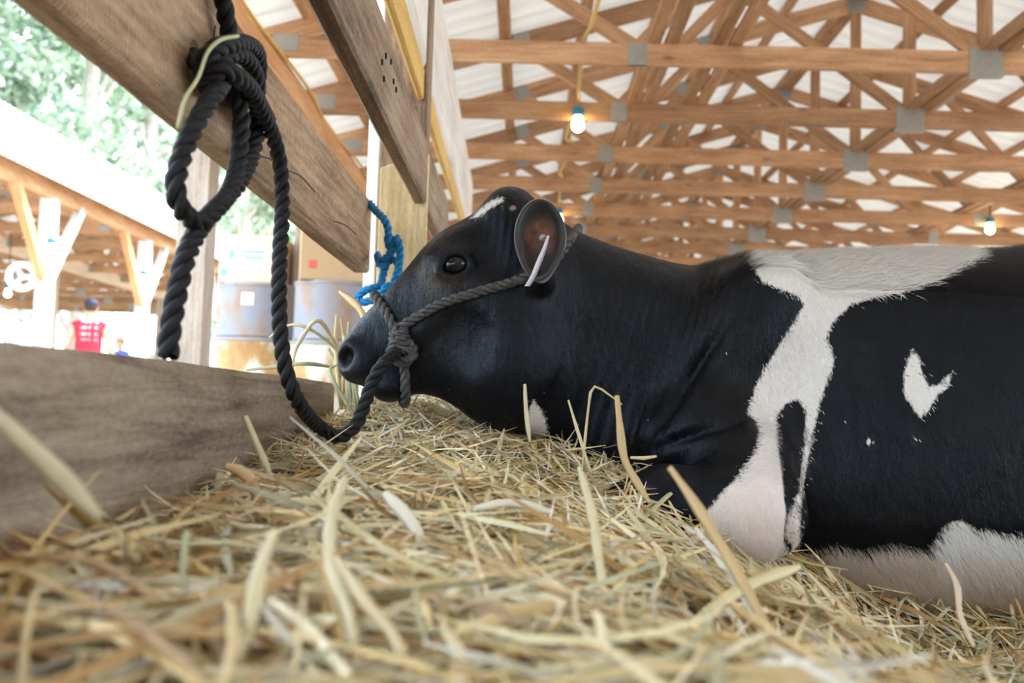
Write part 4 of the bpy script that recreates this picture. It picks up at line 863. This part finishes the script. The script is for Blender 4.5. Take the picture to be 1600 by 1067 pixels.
def person(loc, rz, h, label, top, bottom, capm, sleeves=False):
    k = h/1.75; p = empty('person', label, 'person', loc, rz=rz)
    def mk(fn, name, mat, lo, hi, res):
        f = Field(np.arange(lo[0], hi[0], res)*k, np.arange(lo[1], hi[1], res)*k, np.arange(lo[2], hi[2], res)*k); fn(f); V, Q = surface_nets(f, 2); link(name, np_mesh(name, V, Q), mat, p)
    c = lambda f, a, b, ra, rb, kk=0.02: f.cap(np.array(a)*k, np.array(b)*k, ra*k, rb*k, kk*k)
    e = lambda f, a, r, kk=0.02: f.ell(np.array(a)*k, [q*k for q in r], kk*k)
    def torso(f, g=0.0):
        e(f, (0, 0.0, 1.00), (0.165+g, 0.115+g, 0.15), 0.03); e(f, (0, 0.01, 1.16), (0.160+g, 0.110+g, 0.19), 0.05); e(f, (0, 0.03, 1.34), (0.185+g, 0.115+g, 0.15), 0.05)
    def legs(f, g=0.0, full=True):
        for s, st in ((-1, 0.10), (1, -0.12)):
            c(f, (s*0.09, 0, 0.93), (s*0.11, st+0.02, 0.50), 0.088+g, 0.062+g, 0.03)
            if full: c(f, (s*0.11, st+0.02, 0.50), (s*0.115, st-0.05, 0.09), 0.058, 0.038); c(f, (s*0.115, st-0.06, 0.05), (s*0.125, st+0.12, 0.03), 0.042, 0.032)
    def bodyf(f):
        torso(f); legs(f)
        for s in (-1, 1):
            c(f, (s*0.19, 0.03, 1.40), (s*0.265, 0.03, 1.14), 0.055, 0.045, 0.03); c(f, (s*0.265, 0.03, 1.14), (s*0.31, 0.12, 0.92), 0.043, 0.029)
            e(f, (s*0.318, 0.14, 0.875), (0.018, 0.038, 0.045), 0.012)
            for q in range(4): c(f, (s*0.322, 0.112+0.019*q, 0.845), (s*0.320, 0.116+0.019*q, 0.775+0.008*abs(q-1.5)), 0.0095, 0.008, 0.004); 
            c(f, (s*0.305, 0.175, 0.88), (s*0.295, 0.195, 0.825), 0.011, 0.009, 0.005)
        c(f, (0, 0.03, 1.44), (0, 0.05, 1.56), 0.058, 0.052, 0.03); e(f, (0, 0.065, 1.645), (0.076, 0.095, 0.112), 0.02); e(f, (0, 0.155, 1.63), (0.014, 0.022, 0.024), 0.012); e(f, (0, 0.135, 1.585), (0.028, 0.016, 0.012), 0.01)
        for s in (-1, 1): e(f, (s*0.079, 0.06, 1.64), (0.010, 0.020, 0.030), 0.006)
    mk(bodyf, 'body', M['skin'], (-0.40, -0.28, -0.01), (0.40, 0.30, 1.78), 0.011)
    def shf(f):
        torso(f, 0.014)
        for s in (-1, 1):
            c(f, (s*0.12, 0.03, 1.43), (s*0.175, 0.03, 1.41), 0.062, 0.062, 0.03)
            if sleeves: c(f, (s*0.19, 0.03, 1.40), (s*0.25, 0.03, 1.20), 0.066, 0.06, 0.03)
        f.F[:, :, f.zs < 0.93*k] = 1
    mk(shf, 'shirt', top, (-0.40, -0.25, 0.80), (0.40, 0.25, 1.56), 0.014)
    def trf(f):
        e(f, (0, 0.0, 0.95), (0.182, 0.132, 0.12), 0.03); legs(f, 0.018, False); f.F[:, :, f.zs < 0.52*k] = 1
    mk(trf, 'shorts', bottom, (-0.35, -0.28, 0.40), (0.35, 0.28, 1.12), 0.014)
    def hf(f): e(f, (0, 0.05, 1.67), (0.084, 0.100, 0.100), 0.01); f.F[:, :, f.zs < 1.60*k] = 1
    mk(hf, 'hair', M['hair'], (-0.14, -0.12, 1.56), (0.14, 0.25, 1.80), 0.010)
    def cf(f): e(f, (0, 0.055, 1.70), (0.092, 0.108, 0.085), 0.01); f.F[:, :, f.zs < 1.685*k] = 1; e(f, (0, 0.18, 1.69), (0.075, 0.07, 0.009), 0.01)
    mk(cf, 'cap', capm, (-0.14, -0.12, 1.64), (0.14, 0.29, 1.82), 0.008)
    for s in (-1, 1):
        a = np.array((s*0.03, 0.152, 1.655))*k; ellipsoid('eye', a, (0.013*k, 0.008*k, 0.008*k), M['dark'], p, (0, 0, 0), 10)
pr_ = PY(140, 500, 12.2); pb_ = PY(192, 520, 17.0)
person((pr_.x, 12.2, 0), 0.25, 1.62, 'person in a red sleeveless shirt and dark cap walking away', shirtmat('red_shirt', (0.52, 0.02, 0.05), (0.78, 0.45, 0.48), (1.12, 1.38)), plain('grey_shorts', (0.45, 0.43, 0.42), 0.8), plain('navy_cap', (0.02, 0.025, 0.06), 0.7))
person((pb_.x, 17.0, 0), 2.6, 1.45, 'person in a blue and white shirt beside the far post', shirtmat('blue_shirt', (0.10, 0.18, 0.55), (0.75, 0.78, 0.85), (0.85, 1.2)), plain('dark_shorts', (0.05, 0.06, 0.12), 0.8), plain('tan_cap', (0.55, 0.42, 0.30), 0.7), True)

# ================================================================== straw
CP = [(20, 900, .75), (0, 860, .8), (150, 838, 1.0), (330, 768, 1.37), (440, 722, 1.7), (540, 682, 2.15), (640, 640, 2.02), (740, 668, 1.92), (850, 700, 1.82), (930, 752, 1.72), (1010, 790, 1.62), (1090, 850, 1.56), (1200, 905, 1.55), (1300, 1020, 1.5), (1400, 1075, 1.5), (1590, 1085, 1.5), (700, 745, 1.40), (600, 800, 1.1), (900, 850, 1.1), (1050, 900, 1.1), (800, 950, .75), (400, 950, .7), (200, 1000, .6), (800, 1075, .55), (1200, 1025, .9), (1400, 1125, .95), (1600, 1150, 1.0), (1500, 1130, 1.25), (100, 1075, .52), (1250, 950, 1.25)]
cps = [tuple(PY(a, b, c)) for a, b, c in CP]
cps += [(0.9, 2.6, ZC-.36), (1.6, 2.0, ZC-.38), (1.6, 1.2, ZC-.34), (0.1, 2.4, ZC+.0), (0.0, 2.2, ZC+.01), (-.3, 2.9, ZC-.12), (0.5, 3.2, ZC-.33), (-.3, .3, ZC-.17), (.3, .2, ZC-.18), (.8, .3, ZC-.22), (-.2, -.4, ZC-.2), (.7, -.5, ZC-.24), (-0.35, 2.5, ZC-.0), (-0.2, 2.25, ZC+.02)]
cps = np.array(cps)
def HF(x, y):
    d2 = (x[..., None]-cps[:, 0])**2+(y[..., None]-cps[:, 1])**2; wt = 1/(d2+0.006)**1.6
    z = (wt*cps[:, 2]).sum(-1)/wt.sum(-1)
    return z+0.010*np.sin(x*17+1.3*np.sin(y*9))*np.sin(y*14+x*5)
gx = np.linspace(-0.43, 1.9, 110); gy = np.linspace(-0.6, 3.3, 150); GXs, GYs = np.meshgrid(gx, gy, indexing='ij'); GZs = HF(GXs, GYs)-0.03
edge = np.minimum.reduce([np.clip((1.9-GXs)/0.2, 0, 1), np.clip((GYs+0.6)/0.2, 0, 1), np.clip((3.3-GYs)/0.3, 0, 1)]); GZs = GZs*edge+0.004*(1-edge)
bV = np.stack([GXs, GYs, GZs], -1).reshape(-1, 3); i = np.arange(109)[:, None]; j = np.arange(149)[None]; bF = np.stack([i*150+j, (i+1)*150+j, (i+1)*150+j+1, i*150+j+1], -1).reshape(-1, 4)
PAL = np.array([(0.84, 0.67, 0.35), (0.92, 0.81, 0.55), (0.74, 0.67, 0.42), (0.52, 0.50, 0.32), (0.50, 0.31, 0.13), (0.90, 0.87, 0.76), (0.66, 0.45, 0.17), (0.34, 0.20, 0.09)])
def blades(P, yaw, tilt, L, wd, col, bend, kink=None, K=5):
    n = len(P); D = np.stack([np.cos(yaw)*np.cos(tilt), np.sin(yaw)*np.cos(tilt), np.sin(tilt)], 1); up = np.array([0, 0, 1.0])
    s = np.cross(D, up); s /= np.linalg.norm(s, axis=1)[:, None]+1e-9; nn = np.cross(s, D); ro = rng.uniform(-0.9, 0.9, n); s2 = s*np.cos(ro)[:, None]+nn*np.sin(ro)[:, None]; n2 = np.cross(s2, D)
    t = np.linspace(0, 1, K); C = P[:, None]+D[:, None]*((t-0.5)[None]*L[:, None])[..., None]
    q = (t-0.5)**2*4; C = C+s[:, None]*(q[None]*bend[:, 0:1])[..., None]+nn[:, None]*(q[None]*bend[:, 1:2])[..., None]
    tw = (1-0.75*np.abs(2*t-1)**4); hw = (wd/2)[:, None]*tw[None]
    V = np.stack([C+s2[:, None]*hw[..., None], C+n2[:, None]*(hw*0.55)[..., None], C-s2[:, None]*hw[..., None]], 2)     # n,K,3,3
    base_ = (np.arange(n)*K*3)[:, None, None]; k = (np.arange(K-1)*3)[None, :, None]; e_ = np.arange(2)[None, None]
    F = np.stack([base_+k+e_, base_+k+e_+1, base_+k+e_+4, base_+k+e_+3], -1).reshape(-1, 4)
    return V.reshape(-1, 3), F, np.repeat(col, K*3, 0)
def scatter(n, xr, yr, lr, wr_, dz, tiltsd, pw):
    x = rng.uniform(*xr, n); y = rng.uniform(*yr, n); L = rng.uniform(*lr, n)*rng.uniform(0.5, 1.0, n); yaw = rng.uniform(0, 2*PI, n); wd = rng.uniform(*wr_, n)
    ok = (y > 0.12); px = 820+x/np.maximum(y, .1)*FPX; ok &= (px > -500) & (px < 2200); ok &= ~((x > 0.45) & (y > 1.95)); ok &= ~((x > 0.15) & (y > 2.25))
    x, y, L, yaw, wd = x[ok], y[ok], L[ok], yaw[ok], wd[ok]; m = len(x)
    hx = np.abs(np.cos(yaw))*L/2; x = np.maximum(x, XB+0.012+hx)
    e_ = 0.03; sx = (HF(x+e_, y)-HF(x-e_, y))/(2*e_); sy = (HF(x, y+e_)-HF(x, y-e_))/(2*e_); slope = np.cos(yaw)*sx+np.sin(yaw)*sy
    tilt = np.arctan(slope)+rng.normal(0, tiltsd, m); z = HF(x, y)+rng.uniform(*dz, m)
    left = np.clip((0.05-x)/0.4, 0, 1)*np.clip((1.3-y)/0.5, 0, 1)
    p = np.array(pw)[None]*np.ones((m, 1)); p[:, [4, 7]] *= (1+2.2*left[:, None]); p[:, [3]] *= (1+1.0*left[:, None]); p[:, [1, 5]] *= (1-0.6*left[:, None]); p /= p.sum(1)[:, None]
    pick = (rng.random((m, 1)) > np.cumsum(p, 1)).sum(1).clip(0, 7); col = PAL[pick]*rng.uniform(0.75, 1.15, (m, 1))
    bend = np.stack([rng.normal(0, 0.06, m)*L, rng.normal(-0.02, 0.05, m)*L], 1)
    P = np.stack([x, y, z], 1); far_ = np.linalg.norm(P-np.array(CAMLOC), axis=1) > 0.34
    return blades(P[far_], yaw[far_], tilt[far_], L[far_], wd[far_], np.c_[col, np.ones(m)][far_], bend[far_])
PW = [0.24, 0.22, 0.15, 0.10, 0.09, 0.08, 0.09, 0.03]
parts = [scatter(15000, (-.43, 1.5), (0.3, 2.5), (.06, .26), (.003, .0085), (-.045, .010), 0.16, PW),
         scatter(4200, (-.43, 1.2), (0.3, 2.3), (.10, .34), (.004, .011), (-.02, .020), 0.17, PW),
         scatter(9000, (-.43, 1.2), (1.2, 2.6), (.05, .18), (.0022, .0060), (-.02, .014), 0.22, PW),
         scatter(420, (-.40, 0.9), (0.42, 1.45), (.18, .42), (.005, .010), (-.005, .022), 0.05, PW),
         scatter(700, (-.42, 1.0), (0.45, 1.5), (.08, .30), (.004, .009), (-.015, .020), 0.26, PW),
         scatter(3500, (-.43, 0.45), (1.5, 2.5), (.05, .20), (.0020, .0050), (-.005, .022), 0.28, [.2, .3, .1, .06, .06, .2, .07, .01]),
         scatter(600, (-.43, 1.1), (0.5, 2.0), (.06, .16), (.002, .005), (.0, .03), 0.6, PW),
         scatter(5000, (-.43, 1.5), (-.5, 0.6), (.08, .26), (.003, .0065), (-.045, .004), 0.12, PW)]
n0 = len(bV); Vs = [bV]; Fs = [bF]; Cs = [np.tile((0.36, 0.27, 0.13, 1), (n0, 1))]
for V, F, Cc in parts: Fs.append(F+n0); Vs.append(V); Cs.append(Cc); n0 += len(V)
sme = np_mesh('straw_bed', np.vstack(Vs), np.vstack(Fs), False); at = sme.attributes.new('tint', 'FLOAT_COLOR', 'POINT'); at.data.foreach_set('color', np.vstack(Cs).astype(np.float32).ravel())
tag(link('straw_bed', sme, M['straw']), 'deep bed of loose pale straw that the cow lies in', 'straw', kind='stuff')

# single stalks that stand out of the bed
def stalk(pts, wpx, col, label, grp='stalks that stand out of the straw bed', flat=0.45):
    C = catmull(pts, 0.012); C, s = resample(C, 0.012); T, N, B_ = frames(C); view = C-np.array(CAMLOC); view /= np.linalg.norm(view, axis=1)[:, None]
    sd_ = np.cross(T, view); sd_ /= np.linalg.norm(sd_, axis=1)[:, None]+1e-9; nn = np.cross(sd_, T)
    wm = wpx*np.linalg.norm(C-np.array(CAMLOC), axis=1)/FPX/2; u = np.linspace(0, 1, len(C)); wm = wm*(1-0.5*np.clip((u-0.8)/0.2, 0, 1))*(0.55+0.45*np.clip(u/0.3, 0, 1))*(1+0.12*np.sin(s*90+len(C)))
    a = np.linspace(0, 2*PI, 7)[:-1]; V = C[:, None]+wm[:, None, None]*(np.cos(a)[None, :, None]*sd_[:, None]+flat*np.sin(a)[None, :, None]*nn[:, None]); m = 6
    i = np.arange(len(C)-1)[:, None]; j = np.arange(m)[None]; F = np.stack([i*m+j, i*m+(j+1) % m, (i+1)*m+(j+1) % m, (i+1)*m+j], -1).reshape(-1, 4)
    me = np_mesh('straw_stalk', V.reshape(-1, 3), F); at = me.attributes.new('tint', 'FLOAT_COLOR', 'POINT'); at.data.foreach_set('color', np.tile((*col, 1), (len(C)*m, 1)).astype(np.float32).ravel())
    return tag(link('straw_stalk', me, M['straw']), label, 'straw stalk', grp)
Q = lambda *a: [PY(*p) for p in a]
TAN, PALE, GRN, BRN, WHT = (0.66, 0.48, 0.24), (0.76, 0.68, 0.44), (0.50, 0.52, 0.32), (0.50, 0.33, 0.16), (0.82, 0.79, 0.66)
stalk(Q((-30, 630, .55), (60, 712, .58), (155, 808, .62)), 30, (0.62, 0.56, 0.38), 'broad blurred stalk slanting down in front of the wide plank at left edge')
stalk(Q((1046, 730, 1.00), (1085, 785, .98), (1140, 875, .95), (1215, 1010, .90)), 17, TAN, 'long tan stalk leaning in front of the white foreleg')
stalk(Q((964, 618, 1.50), (968, 660, 1.49), (975, 715, 1.48), (990, 745, 1.47), (1015, 785, 1.45)), 12, TAN, 'upright tan stalk with a bent joint before the cow chest')
stalk(Q((820, 600, 1.68), (822, 640, 1.68), (828, 690, 1.68)), 7, PALE, 'thin upright blade under the cow throat patch')
stalk(Q((888, 625, 1.60), (900, 665, 1.60), (922, 735, 1.58)), 5, PALE, 'thin leaning blade left of the cow chest')
stalk(Q((972, 632, 1.56), (945, 612, 1.56), (926, 604, 1.56), (918, 650, 1.56), (910, 730, 1.55)), 4, (0.70, 0.60, 0.34), 'hair-thin stem folded over at its tip before the neck')
stalk(Q((985, 715, 1.48), (1008, 716, 1.48), (1026, 713, 1.48)), 7, PALE, 'short pale leaf lying across the bent stalk')
stalk(Q((384, 650, 1.25), (400, 690, 1.23), (424, 745, 1.2)), 10, (0.60, 0.56, 0.34), 'pale blade leaning against the wide plank below the rope')
stalk(Q((352, 728, 1.1), (385, 740, 1.1), (402, 775, 1.1), (410, 812, 1.1)), 19, (0.66, 0.46, 0.24), 'curled tan leaf at the foot of the wide plank')
stalk(Q((292, 830, .70), (286, 880, .68), (290, 960, .66), (310, 1040, .64)), 13, GRN, 'grey-green blade bent in the left foreground')
stalk(Q((430, 830, .62), (408, 880, .60), (392, 960, .57), (370, 1030, .55), (300, 1075, .53)), 24, PALE, 'long pale crooked stalk in the left foreground')
stalk(Q((540, 745, .90), (520, 800, .78), (516, 880, .68), (545, 960, .62), (560, 1075, .56)), 20, PALE, 'tall pale stalk running toward the camera at centre left')
stalk(Q((525, 870, .66), (570, 940, .62), (620, 1000, .59), (640, 1075, .56)), 20, (0.72, 0.60, 0.36), 'golden stalk beside the tall pale one at centre left')
stalk(Q((405, 940, .58), (450, 1000, .56), (510, 1075, .53)), 15, (0.66, 0.62, 0.52), 'greyish stalk crossing the lower left foreground')
stalk(Q((60, 872, .66), (150, 880, .66), (240, 935, .63), (310, 1000, .60)), 18, BRN, 'brown arched leaf in the dark lower left corner')
stalk(Q((250, 945, .60), (350, 925, .62), (440, 905, .66)), 14, (0.70, 0.52, 0.22), 'straight golden stalk lying flat at lower left')
stalk(Q((905, 730, 1.15), (925, 800, 1.05), (935, 870, .95), (945, 935, .88)), 15, PALE, 'pale stalk leaning toward the camera before the cow chest')
stalk(Q((1478, 880, 1.25), (1496, 915, 1.22), (1500, 960, 1.18), (1522, 1010, 1.15)), 8, (0.74, 0.58, 0.44), 'pinkish stalk standing before the shaggy belly')
stalk(Q((1070, 985, .90), (1160, 920, .98), (1250, 885, 1.05)), 20, (0.74, 0.64, 0.36), 'thick golden stalk lying toward the cow elbow')
stalk(Q((600, 770, 1.0), (640, 812, .98), (660, 850, .96)), 22, WHT, 'broad white blade lying in the middle of the straw')
stalk(Q((740, 795, 1.1), (800, 785, 1.12), (860, 800, 1.12)), 14, WHT, 'white blade lying level in front of the cow chest')
stalk(Q((530, 455, 2.15), (560, 480, 2.12), (575, 510, 2.1)), 11, TAN, 'tan stalk poking up behind the cow nose')
stalk(Q((456, 580, 2.0), (462, 545, 2.0), (480, 515, 2.0), (497, 499, 2.0), (520, 530, 2.05), (538, 570, 2.1)), 7, PALE, 'arched blade over the plank left of the cow nose')
stalk(Q((420, 528, 2.0), (450, 508, 2.0), (480, 512, 2.0), (520, 540, 2.05), (545, 575, 2.1)), 5, PALE, 'thin arched stem reaching past the lead rope')
stalk(Q((385, 578, 2.0), (440, 572, 2.0), (480, 568, 2.0), (522, 574, 2.05)), 6, GRN, 'green stem lying level over the plank top')
stalk(Q((528, 570, 2.05), (515, 580, 2.0), (535, 620, 1.98), (560, 660, 1.95)), 6, GRN, 'folded green stem hanging by the plank end')
for k in range(16):
    a = rng.uniform(505, 548); b_ = rng.uniform(480, 560); e1 = rng.uniform(530, 562); stalk(Q((a, b_, 2.12), ((a+e1)/2+rng.uniform(-8, 8), (b_+600)/2, 2.12), (e1, 640, 2.1)), rng.uniform(3, 7), [PALE, TAN, GRN, (0.72, 0.60, 0.32)][k % 4], 'one of the hay blades in the tuft behind the cow nose', 'hay tuft behind the cow nose')
# the straw caught on the knot
C = catmull(strand_, 0.006); V, F = tube_np(C, 0.0022, 6); me = np_mesh('straw_stalk', V, F); at = me.attributes.new('tint', 'FLOAT_COLOR', 'POINT'); at.data.foreach_set('color', np.tile((0.62, 0.64, 0.38, 1), (len(V), 1)).astype(np.float32).ravel())
tag(link('straw_stalk', me, M['straw']), 'thin green straw caught on the black rope knot', 'straw stalk', 'stalks that stand out of the straw bed')
